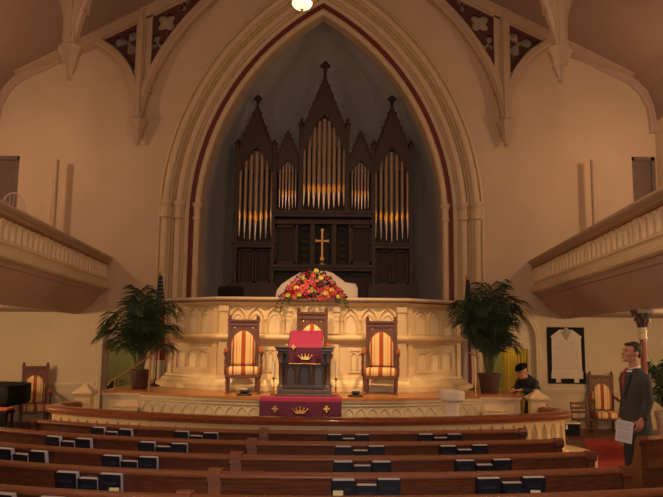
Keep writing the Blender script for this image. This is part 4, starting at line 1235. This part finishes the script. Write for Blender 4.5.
# flags on their stands
def flag(px, ytop, ytip, Y, ybot, kind, label):
    x, ztop = at(px, ytop, Y); zt2 = at(px, ybot, Y)[1]
    t = thing('flag', (x, Y, PZ), label, 'flag')
    b = MB(); b.lathe([(.17, 0), (.17, .015), (.12, .03), (.05, .05), (.03, .09), (.02, .12)], (0, 0, 0), 18); b.build('base', M['iron'], t)
    b = MB(); b.tube([(0, 0, .1), (0, 0, ztop-PZ)], .013, 8); b.build('pole', M['iron'] if kind else M['redbrown'], t)
    zp = ztop-PZ
    b = MB(); b.lathe([(.012, 0), (.026, .015), (.012, .03), (.022, .06), (.012, .10), (.002, .14)], (0, 0, zp), 10); b.build('finial', M['brass'], t)
    zb = zt2-PZ; zc = zp-.02
    def cloth(za, zb_, phase, r0, r1):
        b = MB(); rings = []
        for i in range(13):
            f = i/12; z = za+(zb_-za)*f; r = r0+(r1-r0)*f
            ring = []
            for j in range(48):
                a = 2*PI*j/48
                k = 1+.30*math.sin(5*a+phase+f)*min(1, .3+f)+.10*math.sin(11*a+phase)
                ring.append((r*k*math.cos(a)+.02, r*k*.75*math.sin(a)-.02, z))
            rings.append(ring)
        b.loft(rings); return b
    zm = zc-(zc-zb)*.45; rm = .085
    b = cloth(zc, zm, 0, .03, rm); b.build('canton' if kind else 'upper_cloth', M['navyflag'], t, smooth=60)
    b = cloth(zm, zb, 1, rm, .105)
    mi = M['flagred']
    o = b.build('striped_field' if kind else 'lower_cloth', [M['flagred'], M['flagwhite']] if kind else [M['flagwhite'], M['flagred']], t, smooth=60)
    for p in o.data.polygons:
        c = p.center; a = math.atan2(c.y+.02, c.x-.02)
        p.material_index = int((a+PI)*5/PI) % 2 if kind else (1 if abs(a+PI/2) < .3 else 0)
    if kind:
        b = MB(); rr = random.Random(3)
        for i in range(8):
            f = .12+.80*i/8; z = zc+(zm-zc)*f; r = .03+(rm-.03)*f
            for j in range(-2, 3):
                a = -PI/2+j*.62+(.3 if i % 2 else 0)
                k = 1+.30*math.sin(5*a+f)*min(1, .3+f)+.10*math.sin(11*a)
                cx_, cy_ = r*k*math.cos(a)*1.02+.02, r*k*.75*math.sin(a)*1.04-.02
                s = .009+.008*f; pts = []
                for q in range(10):
                    rad = s if q % 2 == 0 else s*.4
                    u = rad*math.sin(PI*q/5); v = rad*math.cos(PI*q/5)
                    pts.append((cx_-u*math.sin(a), cy_+u*math.cos(a), z+v))
                b.loft([pts, [(p[0]+.004*math.cos(a), p[1]+.004*math.sin(a), p[2]) for p in pts]])
        b.build('stars', M['flagwhite'], t, smooth=0)
    return t
flag(160, 275, 268, 12.95, 360, True, 'furled flag with white stars on dark blue, behind the left palm')
flag(466.5, 279, 272, 13.0, 385, False, 'furled dark flag on a pole behind the right palm')

# ================================================================== potted palms
def palm(loc, seed, label, nf, length, spread, potm, inner=0, tall=1.0, ph=.33, pr=.17):
    rr = random.Random(seed)
    t = thing('potted_palm', loc, label, 'potted palm', 0, 'potted palms')
    b = MB(); b.lathe([(pr*.72, 0), (pr*.76, .01), (pr*.95, ph*.85), (pr*1.05, ph*.86), (pr*1.05, ph), (pr*.93, ph), (pr*.90, ph*.9), (.01, ph*.88)], (0, 0, 0), 20); b.build('pot', potm, t, smooth=40)
    b = MB(); b.lathe([(pr*.88, ph*.87), (pr*.5, ph*.91), (.01, ph*.92)], (0, 0, 0), 14); b.build('soil', M['soil'], t)
    for i in range(nf):
        az = 2*PI*i/nf*2.4+rr.uniform(-.3, .3)
        sp = spread*rr.uniform(.2, 1.0); L = length*rr.uniform(.72, 1.15)
        if i % 3 == 2: L *= rr.uniform(.45, .7); sp *= .75
        hx, hy = math.cos(az), math.sin(az)*.75
        if hx*inner > .05 and hy > -.1: hy = -abs(hy)-.15
        base = Vector((hx*.05, hy*.05, ph*.88))
        top = L*(1.0-.30*sp)*tall
        c1 = base+Vector((hx*sp*.15, hy*sp*.15, top*.7)); c2 = base+Vector((hx*sp*.55, hy*sp*.55, top*1.12)); c3 = base+Vector((hx*sp*1.0, hy*sp*1.0, top*(.98-.42*sp)))
        pts = []
        for q in range(15):
            f = q/14; pts.append(base*(1-f)**3+c1*3*f*(1-f)**2+c2*3*f*f*(1-f)+c3*f**3)
        b = MB(); b.cur = 1; b.tube(pts, [.008*(1-q/16) for q in range(15)], 5); b.cur = 0
        for q in range(3, 15):
            p = pts[q]; tv = (pts[min(14, q+1)]-pts[q-1]).normalized()
            side = tv.cross(Vector((0, 0, 1)));
            if side.length < .05: side = Vector((hy, -hx, 0))
            side.normalize(); f = q/14
            for half in (0, .5):
                pp = p+(pts[min(14, q+1)]-p)*half
                for s in (-1, 1):
                    ll = length*.35*math.sin(PI*(.18+.78*f))*rr.uniform(.85, 1.15)
                    d = (side*s*.75+tv*.75+Vector((0, 0, -.05))).normalized()
                    m1 = pp+d*ll*.5+Vector((0, 0, .012)); e = pp+d*ll+Vector((0, 0, -ll*(.30+.2*rr.random())))
                    wv = tv*.011
                    b.add([pp-wv*.5, pp+wv*.5, m1+wv, m1-wv, e], [(0, 1, 2, 3), (3, 2, 4)])
        b.build('frond', [M['green'], M['stem']], t, smooth=60)
    return t
palm((at(139, 390, 12.15)[0], 12.15, PZ), 11, 'potted palm left of the platform in front of the starred flag', 29, 1.36, .78, M['pot'], inner=1)
palm((at(489.5, 391, 12.2)[0], 12.2, PZ), 23, 'potted palm right of the screen beside the crouching person', 36, 1.56, .68, M['pot'], inner=-1, pr=.19)
palm((at(668, 400, 11.6)[0], 11.6, 0), 5, 'potted palm at the right edge behind the standing man', 20, .95, .66, M['palepot'], ph=.74, pr=.2)

# ================================================================== flower arrangement
fx, fz = at(313, 298, 12.2)
fl = thing('flower_arrangement', (fx, 12.24, 2.546), 'red, pink and yellow flower arrangement on top of the cream screen', 'flowers')
b = MB(); b.lathe([(.16, 0), (.20, .02), (.22, .10), (.20, .12), (.05, .11)], (0, 0, 0), 18, sx=1.3, sy=.7); b.build('container', M['palepot'], fl)
rr = random.Random(12)
def dome(u, v):
    """a point on the front of the bouquet; u across -1..1, v up 0..1"""
    h = .50*(1-abs(u)**1.7); z = -.02+h*v
    y = -.16*(1-v**1.6)-.03-.06*(1-abs(u))
    return Vector((u*.545, y, z))
b = MB()
for i in range(560):
    u = rr.uniform(-1.04, 1.04); v = rr.uniform(-.05, 1.03)
    p = dome(max(-1, min(1, u)), max(0, v)); p.y += rr.uniform(.0, .10)
    d = Vector((u*.9+rr.uniform(-.5, .5), -.5+rr.uniform(-.4, .5), v*.9+rr.uniform(-.6, .5))).normalized()
    L = rr.uniform(.04, .10); s = d.cross(Vector((rr.random(), rr.random(), 1))).normalized()*L*.22
    b.add([p, p+d*L*.5+s, p+d*L, p+d*L*.5-s], [(0, 1, 2, 3)])
rings = []                               # leafy core of the bouquet
for i in range(13):
    u = -1+2*i/12; top = .46*max(.04, 1-abs(u)**1.7); x = u*.52
    rings.append([(x, -.15*(1-(k/6)**1.5)-.01 if k < 7 else .05, -.02+top*min(1, k/6)*(1 if k < 7 else 1)) if k < 7 else (x, .06, -.02+top*(.5 if k == 7 else 0)) for k in range(9)])
b.loft(rings)
for sx in (-1, 1):                       # trailing sprigs over the ledge
    for q in range(6):
        pts = []; x0 = sx*rr.uniform(.30, .58); ln = rr.uniform(.12, .30) if abs(x0) > .42 else rr.uniform(.05, .10)
        for k in range(7):
            f = k/6; pts.append(Vector((x0+sx*.10*f, -.20-.05*math.sin(PI*f*.6), .02-ln*f*f-.02*f)))
        b.tube(pts, .004, 4)
        for k in range(1, 7):
            for s in (-1, 1):
                p = pts[k]; e = p+Vector((s*.026, -.01, -.03)); b.add([p, p+Vector((s*.017, -.008, -.008)), e, p+Vector((s*.006, 0, -.022))], [(0, 1, 2, 3)])
for q in range(8):                       # fine upright tips
    u = rr.uniform(-.5, .5); p = dome(u, .95); b.tube([p, p+Vector((u*.1, 0, .09))], [.004, .001], 4)
b.build('foliage', M['leaf'], fl, smooth=0)
def rose_mesh(m, name):
    b = MB(); b.ball((0, 0, 0), .020, .020, .020, 8, 6)
    for ring, (n, r, tilt) in enumerate(((4, .021, .25), (5, .030, .55), (6, .038, .95))):
        for k in range(n):
            a = 2*PI*k/n+ring*.5; c_, s_ = math.cos(a), math.sin(a)
            pts = []
            for w_, h in ((-.5, -.012), (.5, -.012), (.75, .012), (.3, .026), (-.3, .026), (-.75, .012)):
                rad = r*(.75+.35*(h+.012)/.04*tilt); ang = a+w_*PI/n*1.5
                pts.append((rad*math.cos(ang), -h*(1-.35*tilt)-.004*ring*0, rad*math.sin(ang)))
            b.add(pts, [(0, 1, 2, 3, 4, 5)])
    return b.build(name, m, fl, smooth=60)
def lily_mesh(m, name):
    b = MB()
    for k in range(6):
        a = PI*k/3; rad = []
        for r, y, w_ in ((.006, 0, .006), (.03, -.018, .014), (.055, -.012, .010), (.068, .004, .001)):
            rad.append([(r*math.cos(a)-w_*math.sin(a)*s, y-.004*(1-abs(s)), r*math.sin(a)+w_*math.cos(a)*s) for s in (-1, 0, 1)])
        b.loft(rad, closed=False, caps=False)
    b.ball((0, -.012, 0), .009, n=6, m=4)
    return b.build(name, m, fl, smooth=60)
def mum_mesh(m, name):
    b = MB(); b.ball((0, 0, 0), .028, .022, .028, 10, 6)
    for ring, (n, r, y) in enumerate(((6, .018, -.024), (9, .030, -.016), (11, .040, -.004), (12, .046, .008))):
        for k in range(n):
            a = 2*PI*k/n+ring; w_ = .011
            i0 = (r*.45*math.cos(a), y+.004, r*.45*math.sin(a)); e = (r*1.12*math.cos(a), y-.008, r*1.12*math.sin(a))
            l = (r*.85*math.cos(a)-w_*math.sin(a), y-.008, r*.85*math.sin(a)+w_*math.cos(a)); q = (r*.85*math.cos(a)+w_*math.sin(a), y-.008, r*.85*math.sin(a)-w_*math.cos(a))
            b.add([i0, l, e, q], [(0, 1, 2, 3)])
    return b.build(name, m, fl, smooth=60)
protos = dict(rose=rose_mesh(M['rose'], 'rose'), coral=lily_mesh(M['coral'], 'lily'), pinkrose=rose_mesh(M['pink'], 'rose'), mum=mum_mesh(M['yellow'], 'chrysanthemum'), redlily=lily_mesh(M['rose'], 'lily'))
protos['rose']['label'] = 'red rose'; protos['pinkrose']['label'] = 'pink rose'; protos['mum']['label'] = 'yellow chrysanthemum'; protos['coral']['label'] = 'coral lily'; protos['redlily']['label'] = 'red lily'
used = set(); placed = []
def put(kind, p, s):
    o = protos[kind] if kind not in used else protos[kind].copy()
    if kind in used: COL.objects.link(o)
    used.add(kind); o.location = p; o.scale = (s, s, s)
    o.rotation_euler = (R(rr.uniform(-35, 10)-30*max(0, p.z*1.2)), rr.uniform(0, 6), R(p.x*60+rr.uniform(-15, 15)))
for u, v in ((-.30, .80), (.25, .78), (-.52, .52), (-.02, .30), (.60, .48), (-.78, .25), (.80, .18), (.1, .98), (-.42, .16), (.42, .22)):
    p = dome(u, v)+Vector((0, -.03, 0)); put('mum', p, 1.0); placed.append(p)
tries = 0
while len(placed) < 72 and tries < 6000:
    tries += 1
    u = rr.uniform(-1, 1); v = rr.uniform(0, 1); p = dome(u, v)+Vector((0, rr.uniform(-.05, 0), 0))
    if all((p-q).length > .062 for q in placed):
        placed.append(p); put(rr.choice(['rose', 'rose', 'coral', 'coral', 'pinkrose', 'redlily']), p, rr.uniform(.75, 1.05))
# ================================================================== people
def remeshed(b, name, m, parent, voxel, it=4):
    o = b.build(name, m, parent, smooth=0)
    md = o.modifiers.new('remesh', 'REMESH'); md.mode = 'VOXEL'; md.voxel_size = voxel
    sm = o.modifiers.new('smooth', 'SMOOTH'); sm.factor = .5; sm.iterations = it
    bpy.context.view_layer.update()
    dg = bpy.context.evaluated_depsgraph_get()
    me = bpy.data.meshes.new_from_object(o.evaluated_get(dg))
    o.modifiers.clear(); o.data = me
    me.materials.clear(); me.materials.append(m)
    me.polygons.foreach_set('use_smooth', [True]*len(me.polygons)); me.polygons.foreach_set('material_index', [0]*len(me.polygons))
    return o
def ell(c, rx, ry, z, n=20, p=2.4, M4=None):
    pts = []
    for j in range(n):
        a = 2*PI*j/n; ca, sa = math.cos(a), math.sin(a)
        pts.append((c[0]+rx*math.copysign(abs(ca)**(2/p), ca), c[1]+ry*math.copysign(abs(sa)**(2/p), sa), z))
    return pts
def hand(b, wr, d, up, side, k=1.0, curl=.5):
    """palm, four unequal bent fingers and a thumb leaving the side of the palm; d = along the hand, up = back of the hand, side = towards the thumb"""
    wr, d, up, side = Vector(wr), Vector(d).normalized(), Vector(up).normalized(), Vector(side).normalized()
    pc = wr+d*.05*k
    i0 = b.mark()
    b.loft([[wr+d*q*k+side*w_*k*math.cos(2*PI*j/10)+up*h*k*math.sin(2*PI*j/10) for j in range(10)] for q, w_, h in ((-.02, .026, .022), (.015, .032, .02), (.05, .042, .017), (.088, .042, .014), (.098, .036, .010))])
    for n_, off, L in ((0, .030, .072), (1, .010, .082), (2, -.010, .076), (3, -.029, .060)):
        p = wr+d*.085*k+side*off*k; pts = [p]; dd = d.copy(); ang = curl*.55
        for s in (.45, .32, .23):
            dd = (dd*math.cos(ang)-up*math.sin(ang)).normalized(); p = p+dd*L*s*k; pts.append(p); ang = curl*.9
        b.tube(pts, [.0095*k, .0092*k, .0085*k, .007*k], 8)
    p = wr+d*.025*k+side*.026*k; p1 = p+(side*.75+d*.6-up*.25)*.035*k; p2 = p1+(d*.9+side*.2-up*.35)*.032*k; p3 = p2+(d*.9-up*.4)*.022*k
    b.tube([p, p1, p2, p3], [.013*k, .0115*k, .010*k, .0075*k], 8)
def head(b, T):
    """skull, face, jaw, nose, lips, ears and neck; local frame: face towards -y, origin at the base of the skull"""
    i0 = b.mark()
    b.ball((0, .012, .095), .076, .095, .094, 18, 12)
    b.ball((0, -.032, .045), .062, .066, .090, 18, 12)
    b.ball((0, -.052, -.012), .046, .046, .040, 14, 8)
    b.ball((0, -.070, .088), .050, .028, .020, 12, 6)
    b.tube([(0, -.092, .082), (0, -.108, .062), (0, -.120, .040), (0, -.104, .032)], [.008, .011, .015, .011], 8)
    b.ball((0, -.094, .010), .024, .014, .008, 10, 6); b.ball((0, -.091, -.002), .022, .014, .008, 10, 6)
    b.ball((0, -.090, -.030), .022, .018, .016, 10, 6)
    for s in (-1, 1):
        b.ball((s*.076, .012, .048), .010, .022, .033, 10, 8)
        b.ball((s*.038, -.066, .038), .024, .024, .022, 10, 6)
    b.xf(T, i0)
def face_parts(par, T, hairm, hair_boxes):
    for s in (-1, 1):
        b = MB(); b.ball((s*.030, -.0865, .066), .010, .006, .006, 10, 6); b.xf(T); b.build('eye', M['paper'], par, smooth=60)
        b = MB(); b.ball((s*.030, -.0915, .066), .005, .003, .005, 8, 6); b.xf(T); b.build('iris', M['black'], par, smooth=60)
        b = MB(); b.tube([(s*.014, -.096, .087), (s*.032, -.097, .092), (s*.050, -.084, .086)], [.004, .005, .003], 6); b.xf(T); b.build('eyebrow', hairm, par, smooth=60)
    b = MB(); b.tube([(-.022, -.102, .004), (0, -.107, .0035), (.022, -.102, .004)], .0018, 5); b.xf(T); b.build('mouth', M['red'], par, smooth=60)

# ---- standing man in a suit, facing left, papers in his near hand
mx = at(634, 400, 8.25)[0]
man = thing('person', (mx, 8.25, 0), 'standing person in a dark grey suit holding white papers in the right aisle', 'person', R(-78))
T = Matrix.Translation((0, -.012, 1.655)) @ Matrix.Rotation(R(-6), 4, 'X')
b = MB(); head(b, T)
b.tube([(0, .035, 1.47), (0, .022, 1.58), (0, .01, 1.69)], [.068, .056, .056], 14)
b.loft([ell((0, .02), rx, ry, z) for z, rx, ry in ((.86, .16, .11), (.98, .165, .115), (1.10, .145, .10), (1.25, .165, .11), (1.40, .17, .11), (1.48, .14, .08), (1.52, .06, .05))])
LW, RW = (.235, -.075, .985), (-.235, -.02, .93)
b.tube([(.175, .02, 1.45), (.22, .025, 1.20), LW], [.048, .040, .026], 10)
b.tube([(-.175, .02, 1.45), (-.235, .05, 1.19), RW], [.048, .040, .026], 10)
hand(b, LW, (-.05, -.35, -1), (1, -.1, 0), (0, -1, .35), 1.0, .75)
hand(b, RW, (0, -.15, -1), (-1, 0, 0), (0, -1, .1), 1.0, .5)
for s in (-1, 1):
    b.tube([(s*.085, .02, .92), (s*.095, .0, .50), (s*.10, .03, .09)], [.080, .055, .038], 12)
    b.tube([(s*.10, .04, .05), (s*.10, -.03, .05), (s*.105, -.12, .035)], [.038, .04, .03], 10)
body = remeshed(b, 'body', M['skin'], man, .0065, 3)
face_parts(man, T, M['hair'], None)
b = MB(); b.ball((0, .026, .112), .081, .092, .084, 18, 12); b.ball((0, .066, .06), .066, .048, .065, 14, 10); b.ball((0, -.045, .152), .056, .044, .026, 12, 8)
for s in (-1, 1): b.ball((s*.069, .0, .085), .013, .018, .034, 8, 6)
b.xf(T); remeshed(b, 'hair', M['hair'], man, .006, 3)
# jacket with sleeves, lapels and collar
b = MB()
b.loft([ell((0, cy), rx, ry, z) for z, cy, rx, ry in ((.80, .025, .190, .145), (.90, .025, .185, .140), (1.02, .02, .175, .130), (1.14, .015, .170, .128), (1.28, .015, .188, .136), (1.40, .02, .195, .132), (1.47, .025, .172, .108), (1.515, .03, .115, .085), (1.545, .035, .078, .068))])
b.tube([(.165, .025, 1.455), (.200, .02, 1.40), (.228, .025, 1.19), (.232, -.02, 1.07), (LW[0], LW[1]+.012, LW[2]+.012)], [.068, .068, .058, .052, .044], 14)
b.tube([(-.165, .025, 1.455), (-.205, .03, 1.40), (-.245, .055, 1.18), (RW[0], RW[1]+.01, RW[2]+.02)], [.068, .068, .056, .044], 14)
jk = remeshed(b, 'jacket', M['suit'], man, .009, 5)
b = MB()
for s in (-1, 1):
    b.add([(s*.004, -.138, 1.20), (s*.10, -.118, 1.42), (s*.085, -.085, 1.50), (s*.035, -.112, 1.50), (s*.012, -.139, 1.33)], [(0, 1, 2, 3, 4)])
    b.add([(s*.004, -.128, 1.20), (s*.10, -.108, 1.42), (s*.085, -.075, 1.50), (s*.035, -.102, 1.50), (s*.012, -.129, 1.33)], [(4, 3, 2, 1, 0)])
b.build('lapels', M['suit'], jk, smooth=0)
b = MB(); b.loft([ell((0, .0), rx, ry, z) for z, rx, ry in ((1.36, .05, .120), (1.42, .065, .118), (1.47, .070, .105), (1.52, .068, .085))])
b.tube([(.060*math.cos(a), .022+.060*math.sin(a), 1.545+.020*math.sin(a)) for a in [2*PI*i/20 for i in range(21)]], .010, 8, ry=1.8)
b.build('shirt', M['shirt'], man, smooth=60)
b = MB(); b.loft([[(-w_, y, z), (w_, y, z), (w_, y+.012, z), (-w_, y+.012, z)] for w_, y, z in ((.012, -.075, 1.545), (.022, -.098, 1.525), (.016, -.112, 1.50), (.026, -.134, 1.40), (.022, -.136, 1.30), (.004, -.132, 1.24))]); b.build('tie', M['tie'], man, smooth=30)
b = MB()
b.loft([ell((0, .02), rx, ry, z) for z, rx, ry in ((.80, .165, .118), (.95, .170, .122), (1.06, .160, .115))])
for s in (-1, 1):
    b.tube([(s*.085, .02, .88), (s*.095, .0, .50), (s*.10, .035, .07)], [.098, .078, .064], 14)
remeshed(b, 'trousers', M['trousers'], man, .011, 4)
for s in (-1, 1):
    b = MB(); b.loft([ell((s*.10, -.045), rx, ry, z, 18, 2.2) for z, rx, ry in ((0, .050, .145), (.03, .052, .147), (.055, .046, .135), (.085, .04, .09), (.10, .036, .06))]); b.xf(Matrix.Translation((0, .01, 0))); b.build('shoe', M['shoe'], man, smooth=50)
# papers, held: a thing of its own
c_, s_ = math.cos(R(-78)), math.sin(R(-78))
def mw(p): return (mx+p[0]*c_-p[1]*s_, 8.25+p[0]*s_+p[1]*c_, p[2])
q00 = [at(x, y, 7.66) for x, y in ((617.5, 419), (633.5, 422.5), (631.5, 443.5), (615.5, 440))]
b = MB()
for d, m_ in ((0, 0), (.004, 0), (.009, 0)):
    pts = [(x+d*.6, 7.66+d+(.012 if i in (0, 3) else 0), z-d) for i, (x, z) in enumerate(q00)]
    b.loft([pts, [(x, y+.0012, z) for x, y, z in pts]])
pp_ = b.build('papers', [M['paper'], M['print']], smooth=0)
tag(pp_, 'white printed sheets held by the standing person in the right aisle', 'papers')
b2 = MB(); A, B_, C_, D_ = [Vector((x, 7.659+(.012 if i in (0, 3) else 0), z)) for i, (x, z) in enumerate(q00)]
rp = random.Random(2)
for k in range(13):
    f = .10+.063*k
    if k in (6,): continue
    l, r_ = A.lerp(D_, f), B_.lerp(C_, f); f2 = f+.022; l2, r2 = A.lerp(D_, f2), B_.lerp(C_, f2); e = rp.uniform(.75, .92)
    b2.add([l.lerp(r_, .1), l.lerp(r_, e), l2.lerp(r2, e), l2.lerp(r2, .1)], [(0, 1, 2, 3)])
o = b2.build('printed_lines', M['print'], None, smooth=0, origin=tuple(pp_.location)); o.location = (0, 0, 0); o.parent = pp_

# ---- person bending over the right end of the platform
bx = at(532, 395, 12.35)[0]
bp = thing('person', (bx, 12.40, 0), 'person in dark clothes and black cap leaning on the right end of the platform', 'person', R(-52))
T = Matrix.Translation((0, -.215, 1.315)) @ Matrix.Rotation(R(20), 4, 'X')
b = MB(); head(b, T)
b.tube([(0, -.11, 1.22), (0, -.16, 1.28), (0, -.20, 1.35)], [.066, .055, .055], 12)
SHOW = lambda s: [(s*.165, -.09, 1.20), (s*.215, -.17, 1.03), (s*.085, -.40, 1.068)]
def bent(rings): 
    out = []
    for f, rx, ry in rings:
        c = Vector((0, .14-.25*f, .86+.38*f)); tv = Vector((0, -.55, .835)); nv = Vector((0, .835, .55))
        out.append([(rx*math.cos(2*PI*j/18), *(c+nv*ry*math.sin(2*PI*j/18))[1:]) for j in range(18)])
    return out
b.loft(bent(((-.1, .15, .11), (.2, .16, .11), (.5, .155, .105), (.8, .17, .11), (1.0, .16, .09), (1.12, .08, .06))))
for s in (-1, 1):
    b.tube(SHOW(s), [.05, .042, .028], 10)
    hand(b, SHOW(s)[2], (-s*.5, -.85, -.10), (0, -.1, 1), (-s*.9, .4, 0), 1.0, .35)
    b.tube([(s*.09, .13, .86), (s*.11, .02, .48), (s*.12, .14, .09)], [.085, .058, .04], 12)
    b.tube([(s*.12, .16, .05), (s*.13, .05, .045), (s*.14, -.02, .035)], [.038, .04, .03], 10)
remeshed(b, 'body', M['skin'], bp, .0075, 3)
face_parts(bp, T, M['hair'], None)
b = MB(); b.ball((0, .04, .07), .080, .080, .06, 14, 10); b.xf(T); remeshed(b, 'hair', M['hair'], bp, .009, 3)
b = MB(); b.loft([[(x*k, y*k+.012, z) for x, y, _ in ell((0, 0), .092, .112, 0)] for k, z in ((.92, .128), (1.0, .14), (1.02, .165), (.90, .195), (.5, .210), (.1, .213))])
b.add([(.085*math.cos(a), -.04+.085*math.sin(a)*1.0-.01, .135-.010*abs(math.sin(a))) for a in [PI+PI*i/10 for i in range(11)]]+[(.085*math.cos(a), -.04+.085*math.sin(a)-.01, .143-.010*abs(math.sin(a))) for a in [PI+PI*i/10 for i in range(11)]],
      [tuple(range(11)), tuple(range(21, 10, -1))]+[(i, i+1, i+12, i+11) for i in range(10)])
b.xf(T); b.build('cap', M['black'], bp, smooth=50)
b = MB()
b.loft(bent(((-.22, .165, .13), (.0, .17, .13), (.3, .165, .125), (.6, .175, .13), (.9, .185, .115), (1.04, .14, .09), (1.14, .08, .07))))
for s in (-1, 1):
    q = SHOW(s); q[2] = tuple(Vector(q[1]).lerp(Vector(q[2]), .9))
    b.tube([(s*.13, -.08, 1.20)]+q, [.066, .064, .056, .044], 12)
remeshed(b, 'jacket', M['coatdark'], bp, .011, 5)
b = MB(); b.loft(bent(((-.35, .16, .12), (-.1, .17, .125), (.1, .165, .12))))
for s in (-1, 1): b.tube([(s*.09, .13, .86), (s*.11, .02, .48), (s*.12, .14, .07)], [.105, .080, .065], 12)
remeshed(b, 'trousers', M['trousers'], bp, .012, 4)
for s in (-1, 1):
    b = MB(); b.loft([ell((s*.13, .06), rx, ry, z, 18, 2.2) for z, rx, ry in ((0, .050, .14), (.03, .052, .142), (.055, .046, .13), (.085, .04, .09), (.10, .036, .06))]); b.build('shoe', M['shoe'], bp, smooth=50)

bp.scale = (.97, .97, .95)

# ================================================================== light
def light(name, kind, loc, power, col=(1, .66, .36), size=.2, target=None, spot=None, blend=.6):
    l = bpy.data.lights.new(name, kind); l.energy = power; l.color = col
    if kind == 'AREA': l.size = size
    else: l.shadow_soft_size = size
    if spot: l.spot_size = R(spot); l.spot_blend = blend
    o = bpy.data.objects.new(name, l); COL.objects.link(o); o.location = loc
    if target:
        d = Vector(target)-Vector(loc); o.rotation_euler = d.to_track_quat('-Z', 'Y').to_euler()
    return o
WARM = (1, .62, .37)
light('pendant_light', 'POINT', (lx, 9.0, lz+.36), 75, WARM, .15)
for x in (-3.8, 2.6):
    for y in (2.5, 7.0):
        light('nave_light', 'POINT', (x, y, 6.2), 98, WARM, .25)
for s, x in ((-1, -7.15), (1, 6.05)):
    light('gallery_light', 'POINT', (x, 12.6, 5.6), 84 if s < 0 else 96, WARM, .12)
    for y in (11.4, 7.6):
        light('under_gallery_light', 'POINT', (x+s*.0, y, 2.12), 145 if s < 0 else 125, (1, .70, .36), .12)
for x in (-2.6, 1.5):
    light('platform_spot', 'SPOT', (x, 7.6, 7.6), 1650, (1, .64, .29), .08, (AX+(x-AX)*.2, 12.0, 1.3), 36, 1.0)
light('vestry_light', 'POINT', (DOORX[0]-.3, W+1.6, 2.5), 26, (1, .86, .45), .1)
light('vestry_light', 'POINT', (DOORX[1]+.1, W+.45, 2.2), 14, (1, .80, .35), .06)
light('vestry_light', 'POINT', (DOORX[1]+.1, W+1.9, 2.4), 22, (1, .80, .35), .06)
light('camera_flash', 'SPOT', (.06, -.02, H+.07), 380, (1, .90, .84), .02, (.06, 10, 2.9), 75, .6)
w = bpy.data.worlds.new('world'); S.world = w; w.use_nodes = True
w.node_tree.nodes['Background'].inputs[0].default_value = (.9, .55, .32, 1)
w.node_tree.nodes['Background'].inputs[1].default_value = .012
S.view_settings.view_transform = 'Standard'
S.view_settings.look = 'None'
S.view_settings.exposure = 0
S.view_settings.gamma = 1
S.view_settings.use_curve_mapping = False
for o in COL.objects:
    if '_loc' in o: del o['_loc']
